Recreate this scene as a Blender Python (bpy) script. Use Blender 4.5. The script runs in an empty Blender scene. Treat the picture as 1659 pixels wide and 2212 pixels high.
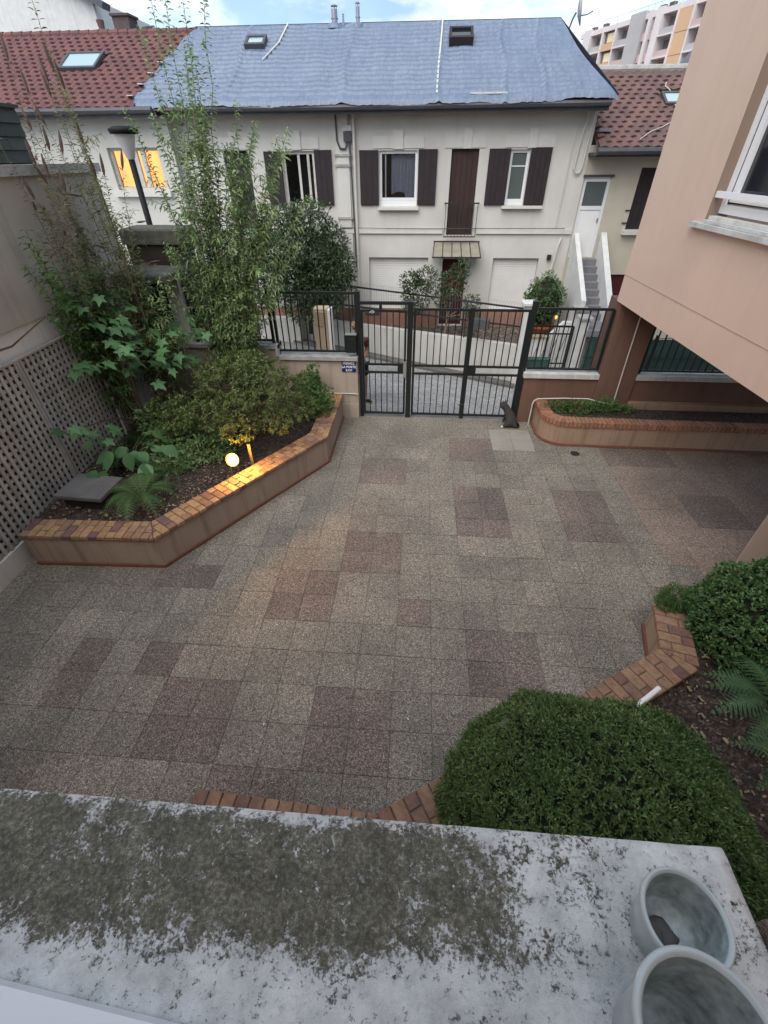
import bpy, bmesh, math, random
import numpy as np
from mathutils import Vector, Matrix, Quaternion
random.seed(7); rng = np.random.default_rng(11)
R_ = math.radians
scene = bpy.context.scene
COL = scene.collection

# ------------------------------------------------------------------ camera
CAM_H = 4.35
_p, _yaw, _roll = R_(38.8), R_(4.4), R_(0.42)
Fv = Vector((-math.sin(_yaw)*math.cos(_p), math.cos(_yaw)*math.cos(_p), -math.sin(_p)))
R0 = Vector((math.cos(_yaw), math.sin(_yaw), 0)); U0 = R0.cross(Fv)
Rv = R0*math.cos(_roll) - U0*math.sin(_roll); Uv = R0*math.sin(_roll) + U0*math.cos(_roll)
cd = bpy.data.cameras.new('camera'); cam = bpy.data.objects.new('camera', cd); COL.objects.link(cam)
cd.sensor_fit = 'VERTICAL'; cd.sensor_height = 24.0; cd.lens = 960/2212*24.0
cd.clip_start = 0.02; cd.clip_end = 1500
mw = Matrix.Identity(4)
for i, v in enumerate((Rv, Uv, -Fv)):
    for j in range(3): mw[j][i] = v[j]
mw[2][3] = CAM_H
cam.matrix_world = mw
scene.camera = cam

# ------------------------------------------------------------------ sky, sun, exposure
w = bpy.data.worlds.new('World'); scene.world = w; w.use_nodes = True
nt = w.node_tree; nt.nodes.clear()
def N(t, kind, **kw):
    n = t.nodes.new(kind)
    for k, v in kw.items():
        if k == 'inp':
            for a, b in v.items(): n.inputs[a].default_value = b
        else: setattr(n, k, v)
    return n
def LK(t, a, b): t.links.new(a, b)
SUN_EL, SUN_AZ = R_(52), R_(205)          # azimuth measured from +Y clockwise: soft light from behind the camera
sky = N(nt, 'ShaderNodeTexSky', sky_type='NISHITA', sun_disc=False, sun_elevation=SUN_EL, sun_rotation=SUN_AZ,
        air_density=1.0, dust_density=1.2, ozone_density=2.0)
tc = N(nt, 'ShaderNodeTexCoord')
mp = N(nt, 'ShaderNodeMapping'); mp.inputs['Scale'].default_value = (1.4, 1.4, 4.2)
LK(nt, tc.outputs['Generated'], mp.inputs['Vector'])
cn = N(nt, 'ShaderNodeTexNoise', inp={'Scale': 2.1, 'Detail': 7.0, 'Roughness': 0.55, 'Distortion': 0.35})
LK(nt, mp.outputs[0], cn.inputs['Vector'])
cr = N(nt, 'ShaderNodeValToRGB'); cr.color_ramp.elements[0].position = 0.36; cr.color_ramp.elements[1].position = 0.60
LK(nt, cn.outputs['Fac'], cr.inputs[0])
cn2 = N(nt, 'ShaderNodeTexNoise', inp={'Scale': 3.4, 'Detail': 5.0, 'Roughness': 0.6, 'Distortion': 0.2})
LK(nt, mp.outputs[0], cn2.inputs['Vector'])
cr2 = N(nt, 'ShaderNodeValToRGB')
cr2.color_ramp.elements[0].position = 0.42; cr2.color_ramp.elements[0].color = (1.75, 2.55, 3.5, 1)
cr2.color_ramp.elements[1].position = 0.62; cr2.color_ramp.elements[1].color = (4.3, 4.4, 4.5, 1)
LK(nt, cn2.outputs['Fac'], cr2.inputs[0])
mx = N(nt, 'ShaderNodeMix', data_type='RGBA')
mfac = N(nt, 'ShaderNodeMath', operation='MULTIPLY_ADD', inp={1: 0.45, 2: 0.50})
LK(nt, cr.outputs[0], mfac.inputs[0]); LK(nt, mfac.outputs[0], mx.inputs['Factor'])
LK(nt, sky.outputs[0], mx.inputs[6]); LK(nt, cr2.outputs[0], mx.inputs[7])
bg = N(nt, 'ShaderNodeBackground', inp={'Strength': 0.11})
LK(nt, mx.outputs[2], bg.inputs['Color'])
wo = N(nt, 'ShaderNodeOutputWorld'); LK(nt, bg.outputs[0], wo.inputs['Surface'])

sl = bpy.data.lights.new('sun', 'SUN'); sl.energy = 1.35; sl.angle = R_(60); sl.color = (1.0, 0.94, 0.87)
sun = bpy.data.objects.new('sun', sl); COL.objects.link(sun)
sd = Vector((math.sin(SUN_AZ)*math.cos(SUN_EL), math.cos(SUN_AZ)*math.cos(SUN_EL), math.sin(SUN_EL)))
sun.rotation_euler = (-sd).to_track_quat('-Z', 'Y').to_euler(); sun.location = (0, -5, 30)

vs = scene.view_settings
vs.view_transform = 'Standard'; vs.look = 'None'; vs.exposure = 1.4; vs.gamma = 1.0; vs.use_curve_mapping = False
scene.render.engine = 'CYCLES'
scene.cycles.use_denoising = True
scene.cycles.use_adaptive_sampling = True; scene.cycles.adaptive_threshold = 0.02
scene.cycles.max_bounces = 4; scene.cycles.diffuse_bounces = 3; scene.cycles.glossy_bounces = 2; scene.cycles.transparent_max_bounces = 6
scene.cycles.sample_clamp_indirect = 6.0

# ------------------------------------------------------------------ materials
def newmat(name):
    m = bpy.data.materials.new(name); m.use_nodes = True
    t = m.node_tree; t.nodes.clear()
    o = N(t, 'ShaderNodeOutputMaterial'); b = N(t, 'ShaderNodeBsdfPrincipled')
    LK(t, b.outputs[0], o.inputs['Surface'])
    return m, t, b, o
def ramp(t, pts, src=None):
    r = N(t, 'ShaderNodeValToRGB'); e = r.color_ramp.elements
    while len(e) > 1: e.remove(e[-1])
    e[0].position = pts[0][0]; e[0].color = tuple(pts[0][1]) + (1,)
    for p, c in pts[1:]:
        x = e.new(p); x.color = tuple(c) + (1,)
    if src is not None: LK(t, src, r.inputs[0])
    return r.outputs[0]
def mixc(t, fac, a, b, mode='MIX'):
    m = N(t, 'ShaderNodeMix', data_type='RGBA', blend_type=mode)
    for s, i in ((fac, 0), (a, 6), (b, 7)):
        if hasattr(s, 'is_linked'): LK(t, s, m.inputs[i])
        elif i == 0: m.inputs[0].default_value = s
        else: m.inputs[i].default_value = tuple(s) + (1,)
    return m.outputs[2]
def math_(t, op, a, b=0.0):
    m = N(t, 'ShaderNodeMath', operation=op)
    for s, i in ((a, 0), (b, 1)):
        if hasattr(s, 'is_linked'): LK(t, s, m.inputs[i])
        else: m.inputs[i].default_value = s
    return m.outputs[0]
def pos(t, scale=(1, 1, 1), loc=(0, 0, 0)):
    g = N(t, 'ShaderNodeNewGeometry'); m = N(t, 'ShaderNodeMapping')
    m.inputs['Scale'].default_value = scale; m.inputs['Location'].default_value = loc
    LK(t, g.outputs['Position'], m.inputs['Vector']); return m.outputs[0]
def noise(t, vec, scale, detail=4.0, rough=0.55, dist=0.0):
    n = N(t, 'ShaderNodeTexNoise', inp={'Scale': scale, 'Detail': detail, 'Roughness': rough, 'Distortion': dist})
    LK(t, vec, n.inputs['Vector']); return n.outputs['Fac']
def bump(t, b, h, strength=0.3, dist=0.01):
    n = N(t, 'ShaderNodeBump', inp={'Strength': strength, 'Distance': dist})
    LK(t, h, n.inputs['Height']); LK(t, n.outputs[0], b.inputs['Normal'])
def c3(c, k): return tuple(min(1, x*k) for x in c)
def M(name, col, rough=0.75, var=0.18, scale=3.0, fine=60.0, bmp=0.25, spec=0.3, metal=0.0, rnd=0.0, streak=0.0, streakcol=(0.05, 0.045, 0.035), bdist=0.006):
    m, t, b, o = newmat(name)
    v = pos(t)
    n1 = noise(t, v, scale, 3); n2 = noise(t, v, fine, 2)
    c = ramp(t, [(0.25, c3(col, 1-var)), (0.75, c3(col, 1+var))], n1)
    c = mixc(t, 0.35*var*2, c, ramp(t, [(0.3, c3(col, 1-1.6*var)), (0.7, c3(col, 1+var))], n2))
    if rnd:
        oi = N(t, 'ShaderNodeObjectInfo')
        c = mixc(t, 1.0, c, ramp(t, [(0, (1-rnd,)*3), (1, (1+rnd,)*3)], oi.outputs['Random']), 'MULTIPLY')
    if streak:
        sv = pos(t, (9, 9, 0.55)); s1 = noise(t, sv, 1.0, 3, 0.6)
        fac = math_(t, 'MULTIPLY', ramp(t, [(0.5, (0,)*3), (0.72, (1,)*3)], s1), streak)
        c = mixc(t, fac, c, streakcol)
    LK(t, c, b.inputs['Base Color'])
    b.inputs['Roughness'].default_value = rough; b.inputs['Metallic'].default_value = metal
    b.inputs['Specular IOR Level'].default_value = spec
    if bmp: bump(t, b, n2, bmp, bdist)
    return m
MT = {}
MT['cream'] = M('cream_stucco', (0.57, 0.553, 0.51), 0.9, 0.10, 1.2, 90, 0.25, streak=0.08, streakcol=(0.32, 0.30, 0.26))
MT['cream_left'] = M('pale_stucco', (0.55, 0.54, 0.495), 0.9, 0.06, 1.1, 90, 0.25, streak=0.06, streakcol=(0.34, 0.33, 0.29))
MT['cream_right'] = M('yellowish_stucco', (0.53, 0.485, 0.39), 0.9, 0.08, 1.3, 90, 0.3, streak=0.14, streakcol=(0.30, 0.27, 0.22))
MT['trim'] = M('pale_trim', (0.60, 0.582, 0.545), 0.85, 0.06, 3, 80, 0.2, streak=0.10, streakcol=(0.3, 0.28, 0.25))
MT['white'] = M('white_paint', (0.78, 0.78, 0.76), 0.5, 0.05, 3, 50, 0.08)
MT['white_rough'] = M('whitewashed_render', (0.64, 0.64, 0.62), 0.9, 0.10, 4, 60, 0.5, streak=0.25, streakcol=(0.35, 0.33, 0.3), bdist=0.015)
MT['shutter'] = M('dark_brown_shutter', (0.030, 0.022, 0.024), 0.6, 0.15, 5, 60, 0.1)
MT['darkred'] = M('dark_red_door', (0.07, 0.016, 0.016), 0.5, 0.15, 5, 60, 0.1)
MT['brown_door'] = M('brown_door', (0.045, 0.026, 0.024), 0.6, 0.2, 5, 60, 0.1)
MT['roller'] = M('roller_shutter_white', (0.72, 0.71, 0.69), 0.6, 0.05, 3, 60, 0.1, streak=0.1, streakcol=(0.45, 0.43, 0.4))
MT['pinkplinth'] = M('pink_plinth', (0.30, 0.165, 0.125), 0.9, 0.15, 4, 70, 0.4, streak=0.3)
MT['gutter'] = M('zinc_gutter', (0.085, 0.085, 0.095), 0.55, 0.2, 4, 40, 0.1, metal=0.3)
MT['zinc'] = M('galvanised_flue', (0.34, 0.34, 0.38), 0.4, 0.15, 6, 50, 0.1, metal=0.7)
MT['pipe'] = M('dark_pipe', (0.07, 0.07, 0.08), 0.5, 0.1, 6, 50, 0.05)
MT['palepipe'] = M('pale_pipe', (0.55, 0.53, 0.48), 0.6, 0.1, 6, 50, 0.05)
MT['peach'] = M('peach_render', (0.60, 0.445, 0.355), 0.9, 0.08, 0.8, 160, 0.7, streak=0.10, streakcol=(0.36, 0.25, 0.2), bdist=0.004)
MT['peach_dark'] = M('brown_render', (0.145, 0.082, 0.060), 0.9, 0.12, 1.5, 120, 0.45, streak=0.38, streakcol=(0.06, 0.04, 0.032), bdist=0.004)
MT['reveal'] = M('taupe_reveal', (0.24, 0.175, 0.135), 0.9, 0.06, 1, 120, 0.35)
MT['beigewall'] = M('beige_render', (0.40, 0.365, 0.315), 0.9, 0.14, 0.9, 80, 0.3, streak=0.25, streakcol=(0.14, 0.12, 0.1))
MT['whitewall'] = M('white_lower_wall', (0.58, 0.55, 0.50), 0.9, 0.12, 1.5, 60, 0.3, streak=0.25, streakcol=(0.2, 0.18, 0.15))
MT['frontwall'] = M('front_wall_render', (0.40, 0.33, 0.265), 0.9, 0.14, 1.6, 70, 0.35, streak=0.32, streakcol=(0.13, 0.105, 0.085))
MT['coping'] = M('weathered_coping', (0.36, 0.35, 0.33), 0.95, 0.35, 6, 40, 0.6, bdist=0.01)
MT['coping_white'] = M('white_coping', (0.48, 0.48, 0.46), 0.9, 0.25, 5, 40, 0.4, streak=0.25)
MT['retaining'] = M('pale_concrete', (0.47, 0.46, 0.43), 0.95, 0.12, 1.5, 50, 0.4, streak=0.35, streakcol=(0.2, 0.19, 0.17))
MT['blackmetal'] = M('black_green_paint', (0.010, 0.014, 0.014), 0.38, 0.2, 8, 80, 0.05, spec=0.5)
MT['matteblack'] = M('matte_black_paint', (0.008, 0.009, 0.010), 0.6, 0.2, 8, 80, 0.05, spec=0.2)
MT['iron'] = M('dark_iron', (0.03, 0.028, 0.03), 0.55, 0.2, 8, 80, 0.05)
MT['greymetal'] = M('grey_metal_plate', (0.26, 0.27, 0.26), 0.5, 0.1, 8, 80, 0.05, metal=0.3)
MT['planter'] = M('planter_render', (0.33, 0.255, 0.195), 0.9, 0.10, 2.2, 80, 0.35, streak=0.5, streakcol=(0.11, 0.075, 0.05))
MT['planter_red'] = M('planter_render_tan', (0.31, 0.215, 0.15), 0.9, 0.10, 2.2, 80, 0.35, streak=0.42, streakcol=(0.10, 0.06, 0.04))
MT['skirt'] = M('red_brown_skirting', (0.17, 0.075, 0.05), 0.8, 0.25, 5, 60, 0.2)
MT['mortar'] = M('mortar', (0.115, 0.095, 0.08), 0.95, 0.2, 8, 90, 0.4)
MT['lattice'] = M('weathered_lattice', (0.36, 0.335, 0.30), 0.85, 0.22, 5, 60, 0.3, rnd=0.18)
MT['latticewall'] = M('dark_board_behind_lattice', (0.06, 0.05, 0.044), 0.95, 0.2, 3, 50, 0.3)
MT['shingle'] = M('dark_grey_shingle', (0.075, 0.085, 0.078), 0.9, 0.15, 3, 70, 0.4, rnd=0.2)
MT['moss'] = M('mossy_concrete', (0.105, 0.105, 0.085), 0.95, 0.45, 7, 40, 0.7, bdist=0.015)
MT['dark'] = M('dark_louvre', (0.025, 0.022, 0.02), 0.8, 0.2, 5, 60, 0.2)
MT['brownbrick'] = M('dark_brown_masonry', (0.05, 0.038, 0.03), 0.95, 0.3, 5, 50, 0.5)
MT['cabinet'] = M('beige_cabinet', (0.46, 0.37, 0.25), 0.6, 0.08, 3, 60, 0.05)
MT['pvc'] = M('white_window_frame', (0.76, 0.77, 0.78), 0.35, 0.03, 3, 60, 0.02, spec=0.5)
MT['wood_white'] = M('old_white_paint', (0.57, 0.553, 0.51), 0.7, 0.14, 9, 60, 0.3, streak=0.2)
MT['interior'] = M('dim_interior', (0.035, 0.038, 0.045), 0.9, 0.2, 2, 20, 0)
MT['curtain'] = M('lace_curtain', (0.33, 0.34, 0.40), 0.9, 0.12, 14, 70, 0)
MT['stairgrey'] = M('grey_step', (0.20, 0.20, 0.215), 0.9, 0.15, 4, 60, 0.3)
MT['orangepot'] = M('terracotta', (0.42, 0.12, 0.045), 0.8, 0.12, 6, 60, 0.2)
MT['greenmesh'] = M('green_windbreak', (0.040, 0.085, 0.072), 0.7, 0.22, 5, 60, 0.2)
MT['blue'] = M('blue_enamel', (0.014, 0.018, 0.11), 0.35, 0.08, 6, 60, 0.05, spec=0.5)
MT['whiteenamel'] = M('white_enamel', (0.75, 0.76, 0.80), 0.4, 0.02, 6, 60, 0)
MT['bark'] = M('bark', (0.085, 0.062, 0.042), 0.95, 0.3, 14, 60, 0.6)
MT['darkbark'] = M('dark_bark', (0.030, 0.022, 0.018), 0.95, 0.3, 14, 60, 0.6)
MT['palewood'] = M('pale_stake', (0.30, 0.22, 0.13), 0.8, 0.2, 14, 60, 0.3)
MT['drystem'] = M('dry_stem', (0.19, 0.15, 0.10), 0.9, 0.3, 14, 60, 0.3)
MT['seed'] = M('dry_seed_head', (0.12, 0.080, 0.066), 0.95, 0.35, 30, 90, 0.5)
MT['slabgrey'] = M('grey_slab', (0.135, 0.125, 0.12), 0.9, 0.3, 4, 50, 0.4)
MT['asphalt_trim'] = M('kerb_stone', (0.12, 0.115, 0.11), 0.9, 0.25, 4, 50, 0.4)
MT['aptw'] = M('apartment_white', (0.68, 0.62, 0.62), 0.9, 0.06, 0.4, 8, 0)
MT['aptp'] = M('apartment_pink', (0.55, 0.40, 0.37), 0.9, 0.06, 0.4, 8, 0)
MT['apto'] = M('apartment_orange_panel', (0.62, 0.40, 0.25), 0.9, 0.06, 0.4, 8, 0)
MT['aptg'] = M('apartment_grey', (0.44, 0.42, 0.42), 0.9, 0.10, 0.4, 8, 0)
MT['apty'] = M('apartment_blind', (0.78, 0.66, 0.42), 0.7, 0.06, 0.4, 8, 0)
MT['aptd'] = M('apartment_shade', (0.16, 0.14, 0.14), 0.9, 0.10, 0.4, 8, 0)
MT['slate'] = M('slate_roof', (0.10, 0.105, 0.12), 0.8, 0.2, 2, 20, 0.2)
MT['chimney'] = M('dark_chimney', (0.10, 0.075, 0.075), 0.95, 0.25, 4, 40, 0.4)
MT['skin'] = M('skin', (0.33, 0.17, 0.115), 0.6, 0.06, 8, 80, 0.05)
MT['hair'] = M('dark_hair', (0.012, 0.010, 0.009), 0.6, 0.2, 30, 90, 0.2)
MT['redshirt'] = M('dark_red_shirt', (0.10, 0.028, 0.035), 0.9, 0.15, 10, 80, 0.2)
MT['yellow'] = M('yellow_rubber', (0.55, 0.48, 0.06), 0.6, 0.1, 10, 80, 0)
MT['blackcloth'] = M('black_fabric', (0.012, 0.012, 0.013), 0.85, 0.2, 10, 80, 0.1)
MT['potinside'] = M('stained_glaze', (0.36, 0.40, 0.385), 0.35, 0.55, 16, 60, 0.05, spec=0.5)
MT['celadon'] = M('glazed_ceramic', (0.46, 0.50, 0.49), 0.28, 0.08, 6, 40, 0.03, spec=0.5)
MT['clear_lamp'] = M('lamp_plastic', (0.50, 0.48, 0.47), 0.25, 0.1, 6, 40, 0.0, spec=0.5)
MT['tubewhite'] = M('bright_white_tube', (0.80, 0.80, 0.79), 0.35, 0.02, 6, 60, 0)
MT['lightslab'] = M('pale_concrete_slab', (0.26, 0.245, 0.21), 0.95, 0.15, 3, 60, 0.35)

def glassmat(name, col, rough=0.06):
    m, t, b, o = newmat(name)
    b.inputs['Base Color'].default_value = col + (1,); b.inputs['Roughness'].default_value = rough
    b.inputs['Specular IOR Level'].default_value = 0.8
    return m
MT['glassdark'] = glassmat('dark_window_glass', (0.012, 0.015, 0.02))
MT['glassgreen'] = glassmat('frosted_grey_green_glass', (0.085, 0.11, 0.105), 0.25)
MT['skyglass'] = glassmat('skylight_glass', (0.35, 0.45, 0.46), 0.08)
def seeglass(name):
    m, t, b, o = newmat(name)
    g = N(t, 'ShaderNodeBsdfGlossy', inp={'Roughness': 0.03}); tr = N(t, 'ShaderNodeBsdfTransparent', inp={'Color': (0.92, 0.94, 0.95, 1)})
    fr = N(t, 'ShaderNodeFresnel', inp={'IOR': 1.5}); s = N(t, 'ShaderNodeMixShader')
    LK(t, fr.outputs[0], s.inputs[0]); LK(t, tr.outputs[0], s.inputs[1]); LK(t, g.outputs[0], s.inputs[2]); LK(t, s.outputs[0], o.inputs['Surface'])
    return m
MT['glass'] = seeglass('window_glass')
def emis(name, col, s, var=None):
    m, t, b, o = newmat(name)
    b.inputs['Base Color'].default_value = col + (1,)
    b.inputs['Emission Color'].default_value = col + (1,); b.inputs['Emission Strength'].default_value = s
    if var:
        n = noise(t, pos(t, (6, 6, 0.6)), 1.0, 3); LK(t, ramp(t, [(0.3, c3(col, 0.8)), (0.7, c3(col, 1.15))], n), b.inputs['Emission Color'])
    return m
MT['lampglow'] = emis('glowing_lens', (1.0, 0.43, 0.07), 330.0)
MT['litcurtain'] = emis('lit_orange_curtain', (1.0, 0.42, 0.10), 0.62, True)
MT['emberlamp'] = emis('small_amber_lamp', (1.0, 0.35, 0.08), 0.7)
MT['haloglow'] = emis('amber_halo_glow', (1.0, 0.36, 0.035), 1.1)  # emission that imitates the soft halo around the spotlight

def leafmat(name, cols, rough=0.5, trans=0.32):
    m, t, b, o = newmat(name)
    g = N(t, 'ShaderNodeNewGeometry'); oi = N(t, 'ShaderNodeObjectInfo')
    r = g.outputs['Random Per Island']
    f = math_(t, 'FRACT', math_(t, 'ADD', r, oi.outputs['Random']))
    c = ramp(t, [(i/(len(cols)-1), k) for i, k in enumerate(cols)], f)
    n = noise(t, pos(t), 2.3, 3)
    c = mixc(t, 0.55, c, ramp(t, [(0.3, (0.50, 0.56, 0.5)), (0.7, (1.35, 1.28, 1.1))], n), 'MULTIPLY')
    LK(t, c, b.inputs['Base Color']); b.inputs['Roughness'].default_value = rough
    b.inputs['Specular IOR Level'].default_value = 0.35
    tr = N(t, 'ShaderNodeBsdfTranslucent'); LK(t, c, tr.inputs['Color'])
    s = N(t, 'ShaderNodeMixShader', inp={0: trans})
    LK(t, b.outputs[0], s.inputs[1]); LK(t, tr.outputs[0], s.inputs[2]); LK(t, s.outputs[0], o.inputs['Surface'])
    return m
MT['lf_bud'] = leafmat('buddleia_leaf', [(0.098, 0.186, 0.072), (0.196, 0.309, 0.121), (0.308, 0.408, 0.182), (0.154, 0.248, 0.121)])
MT['lf_olive'] = leafmat('olive_leaf', [(0.113, 0.139, 0.056), (0.205, 0.224, 0.094), (0.154, 0.193, 0.074)])
MT['lf_aza'] = leafmat('azalea_leaf', [(0.068, 0.125, 0.038), (0.145, 0.202, 0.063), (0.206, 0.253, 0.086), (0.103, 0.100, 0.044), (0.120, 0.193, 0.062)], 0.4)
MT['lf_green'] = leafmat('bright_leaf', [(0.057, 0.133, 0.034), (0.113, 0.203, 0.056), (0.081, 0.156, 0.047)], 0.45)
MT['lf_fig'] = leafmat('fig_leaf', [(0.062, 0.154, 0.063), (0.136, 0.270, 0.118), (0.095, 0.198, 0.087)], 0.45, 0.3)
MT['lf_fern'] = leafmat('fern_pinna', [(0.058, 0.125, 0.042), (0.098, 0.175, 0.060), (0.078, 0.144, 0.054)], 0.55, 0.3)
MT['lf_fern2'] = leafmat('fern_pinna_cool', [(0.064, 0.155, 0.068), (0.109, 0.220, 0.103), (0.091, 0.179, 0.082)], 0.55, 0.3)
MT['lf_tree'] = leafmat('dark_tree_leaf', [(0.046, 0.086, 0.044), (0.086, 0.133, 0.067), (0.133, 0.173, 0.097)], 0.4)
MT['lf_yew'] = leafmat('yew_needle', [(0.041, 0.093, 0.031), (0.089, 0.165, 0.052), (0.169, 0.253, 0.084), (0.060, 0.121, 0.041), (0.106, 0.183, 0.060), (0.075, 0.091, 0.036)], 0.45, 0.2)
MT['lf_box'] = leafmat('box_leaf', [(0.038, 0.109, 0.041), (0.083, 0.184, 0.070), (0.160, 0.256, 0.085), (0.051, 0.126, 0.049), (0.130, 0.188, 0.066)], 0.38, 0.2)
MT['lf_yellow'] = leafmat('yellow_leaf', [(0.42, 0.26, 0.03), (0.5, 0.34, 0.05)], 0.5, 0.3)
MT['lf_dry'] = leafmat('dry_leaf', [(0.143, 0.112, 0.066), (0.229, 0.180, 0.106), (0.100, 0.105, 0.053)], 0.7, 0.2)
MT['twigcore'] = M('dark_inner_core', (0.018, 0.022, 0.012), 0.95, 0.5, 20, 60, 0.6)

def aggregate(name, base, pale, dark):
    m, t, b, o = newmat(name); v = pos(t)
    vo = N(t, 'ShaderNodeTexVoronoi', inp={'Scale': 120.0}); LK(t, v, vo.inputs['Vector'])
    sx = N(t, 'ShaderNodeSeparateColor'); LK(t, vo.outputs['Color'], sx.inputs[0])
    c = ramp(t, [(0.0, dark), (0.35, base), (0.62, c3(base, 1.35)), (0.80, pale), (1.0, c3(pale, 1.55))], sx.outputs[0])
    e = ramp(t, [(0.25, (1,)*3), (0.8, (0.62,)*3)], vo.outputs['Distance'])
    c = mixc(t, 0.8, c, e, 'MULTIPLY')
    n = noise(t, v, 1.1, 5); c = mixc(t, 0.75, c, ramp(t, [(0.28, (0.62, 0.62, 0.60)), (0.72, (1.26, 1.23, 1.18))], n), 'MULTIPLY')
    n3 = noise(t, v, 26.0, 3, 0.65); c = mixc(t, 0.55, c, ramp(t, [(0.3, (0.55,)*3), (0.7, (1.4,)*3)], n3), 'MULTIPLY')
    oi = N(t, 'ShaderNodeObjectInfo')
    c = mixc(t, 1.0, c, ramp(t, [(0, (0.86, 0.865, 0.865)), (0.5, (1.0, 1.0, 0.99)), (1, (1.11, 1.09, 1.07))], oi.outputs['Random']), 'MULTIPLY')
    LK(t, c, b.inputs['Base Color']); b.inputs['Roughness'].default_value = 0.62
    b.inputs['Specular IOR Level'].default_value = 0.4
    h = math_(t, 'SUBTRACT', 1.0, vo.outputs['Distance']); bump(t, b, h, 0.7, 0.006)
    return m
MT['agg_grey'] = aggregate('exposed_aggregate_grey', (0.198, 0.176, 0.148), (0.335, 0.302, 0.258), (0.085, 0.074, 0.062))
MT['agg_red'] = aggregate('exposed_aggregate_red', (0.150, 0.118, 0.103), (0.275, 0.228, 0.20), (0.067, 0.052, 0.046))

MT['agg_warm_glow'] = aggregate('exposed_aggregate_warm_glow', (0.255, 0.195, 0.162), (0.38, 0.305, 0.255), (0.14, 0.103, 0.085))  # warm lamp glow under the overhang, put into the slab colour

def brickmat(name, cols):
    m, t, b, o = newmat(name); v = pos(t)
    oi = N(t, 'ShaderNodeObjectInfo')
    c = ramp(t, [(i/(len(cols)-1), k) for i, k in enumerate(cols)], oi.outputs['Random'])
    n = noise(t, v, 16, 5, 0.65); c = mixc(t, 0.8, c, ramp(t, [(0.28, (0.55, 0.5, 0.5)), (0.7, (1.25, 1.2, 1.15))], n), 'MULTIPLY')
    n2 = noise(t, v, 70, 3); c = mixc(t, 0.3, c, ramp(t, [(0.3, (0.5,)*3), (0.7, (1.3,)*3)], n2), 'MULTIPLY')
    LK(t, c, b.inputs['Base Color']); b.inputs['Roughness'].default_value = 0.8
    bump(t, b, n2, 0.4, 0.004); return m
MT['brick_left'] = brickmat('buff_clinker_brick', [(0.36, 0.235, 0.12), (0.33, 0.20, 0.10), (0.27, 0.15, 0.085), (0.38, 0.26, 0.14), (0.17, 0.085, 0.075), (0.35, 0.22, 0.115), (0.13, 0.07, 0.075), (0.34, 0.23, 0.13)])
MT['brick_right'] = brickmat('tan_clinker_brick', [(0.32, 0.205, 0.125), (0.28, 0.17, 0.105), (0.235, 0.125, 0.085), (0.31, 0.195, 0.12), (0.15, 0.08, 0.07), (0.30, 0.185, 0.115)])
MT['brick_round'] = brickmat('red_tan_brick', [(0.31, 0.155, 0.09), (0.26, 0.12, 0.07), (0.34, 0.18, 0.11), (0.22, 0.10, 0.065)])

def soilmat(name, col, scale=45):
    m, t, b, o = newmat(name); v = pos(t)
    vo = N(t, 'ShaderNodeTexVoronoi', inp={'Scale': scale}); LK(t, v, vo.inputs['Vector'])
    sx = N(t, 'ShaderNodeSeparateColor'); LK(t, vo.outputs['Color'], sx.inputs[0])
    n = noise(t, v, 9, 6, 0.7)
    c = ramp(t, [(0, c3(col, 0.35)), (0.6, col), (0.9, c3(col, 1.9)), (1, c3(col, 3.2))], sx.outputs[0])
    c = mixc(t, 0.7, c, ramp(t, [(0.3, (0.5,)*3), (0.7, (1.3,)*3)], n), 'MULTIPLY')
    LK(t, c, b.inputs['Base Color']); b.inputs['Roughness'].default_value = 0.9
    bump(t, b, math_(t, 'ADD', n, vo.outputs['Distance']), 0.9, 0.02); return m
MT['soil'] = soilmat('dark_bark_mulch', (0.050, 0.034, 0.026))
MT['gardensoil'] = soilmat('brown_garden_soil', (0.12, 0.095, 0.075), 20)
def roadmat():
    m, t, b, o = newmat('damp_asphalt'); v = pos(t)
    vo = N(t, 'ShaderNodeTexVoronoi', inp={'Scale': 60.0}); LK(t, v, vo.inputs['Vector'])
    sx = N(t, 'ShaderNodeSeparateColor'); LK(t, vo.outputs['Color'], sx.inputs[0])
    c = ramp(t, [(0, (0.14, 0.14, 0.14)), (0.6, (0.27, 0.268, 0.262)), (1, (0.5, 0.5, 0.49))], sx.outputs[0])
    n = noise(t, pos(t, (1, 2.2, 1)), 0.9, 5, 0.6); c = mixc(t, 0.8, c, ramp(t, [(0.3, (0.7,)*3), (0.7, (1.25,)*3)], n), 'MULTIPLY')
    LK(t, c, b.inputs['Base Color'])
    LK(t, ramp(t, [(0.45, (0.62,)*3), (0.68, (0.22,)*3)], noise(t, pos(t, (0.8, 2.5, 1)), 1.6, 4)), b.inputs['Roughness'])
    bump(t, b, vo.outputs['Distance'], 0.35, 0.005); return m
MT['road'] = roadmat()
def tilemat(name, cols, grime):
    m, t, b, o = newmat(name); v = pos(t)
    g = N(t, 'ShaderNodeNewGeometry'); oi = N(t, 'ShaderNodeObjectInfo')
    f = math_(t, 'FRACT', math_(t, 'ADD', g.outputs['Random Per Island'], oi.outputs['Random']))
    c = ramp(t, [(i/(len(cols)-1), k) for i, k in enumerate(cols)], f)
    n = noise(t, v, 1.6, 6, 0.7); c = mixc(t, math_(t, 'MULTIPLY', ramp(t, [(0.42, (0,)*3), (0.7, (1,)*3)], n), 0.7), c, grime)
    LK(t, c, b.inputs['Base Color']); b.inputs['Roughness'].default_value = 0.8
    bump(t, b, noise(t, v, 40, 3), 0.3, 0.006); return m
MT['rooftile_red'] = tilemat('red_clay_tile', [(0.135, 0.053, 0.048), (0.165, 0.068, 0.060), (0.118, 0.047, 0.045), (0.15, 0.064, 0.058)], (0.09, 0.045, 0.043))
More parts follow.
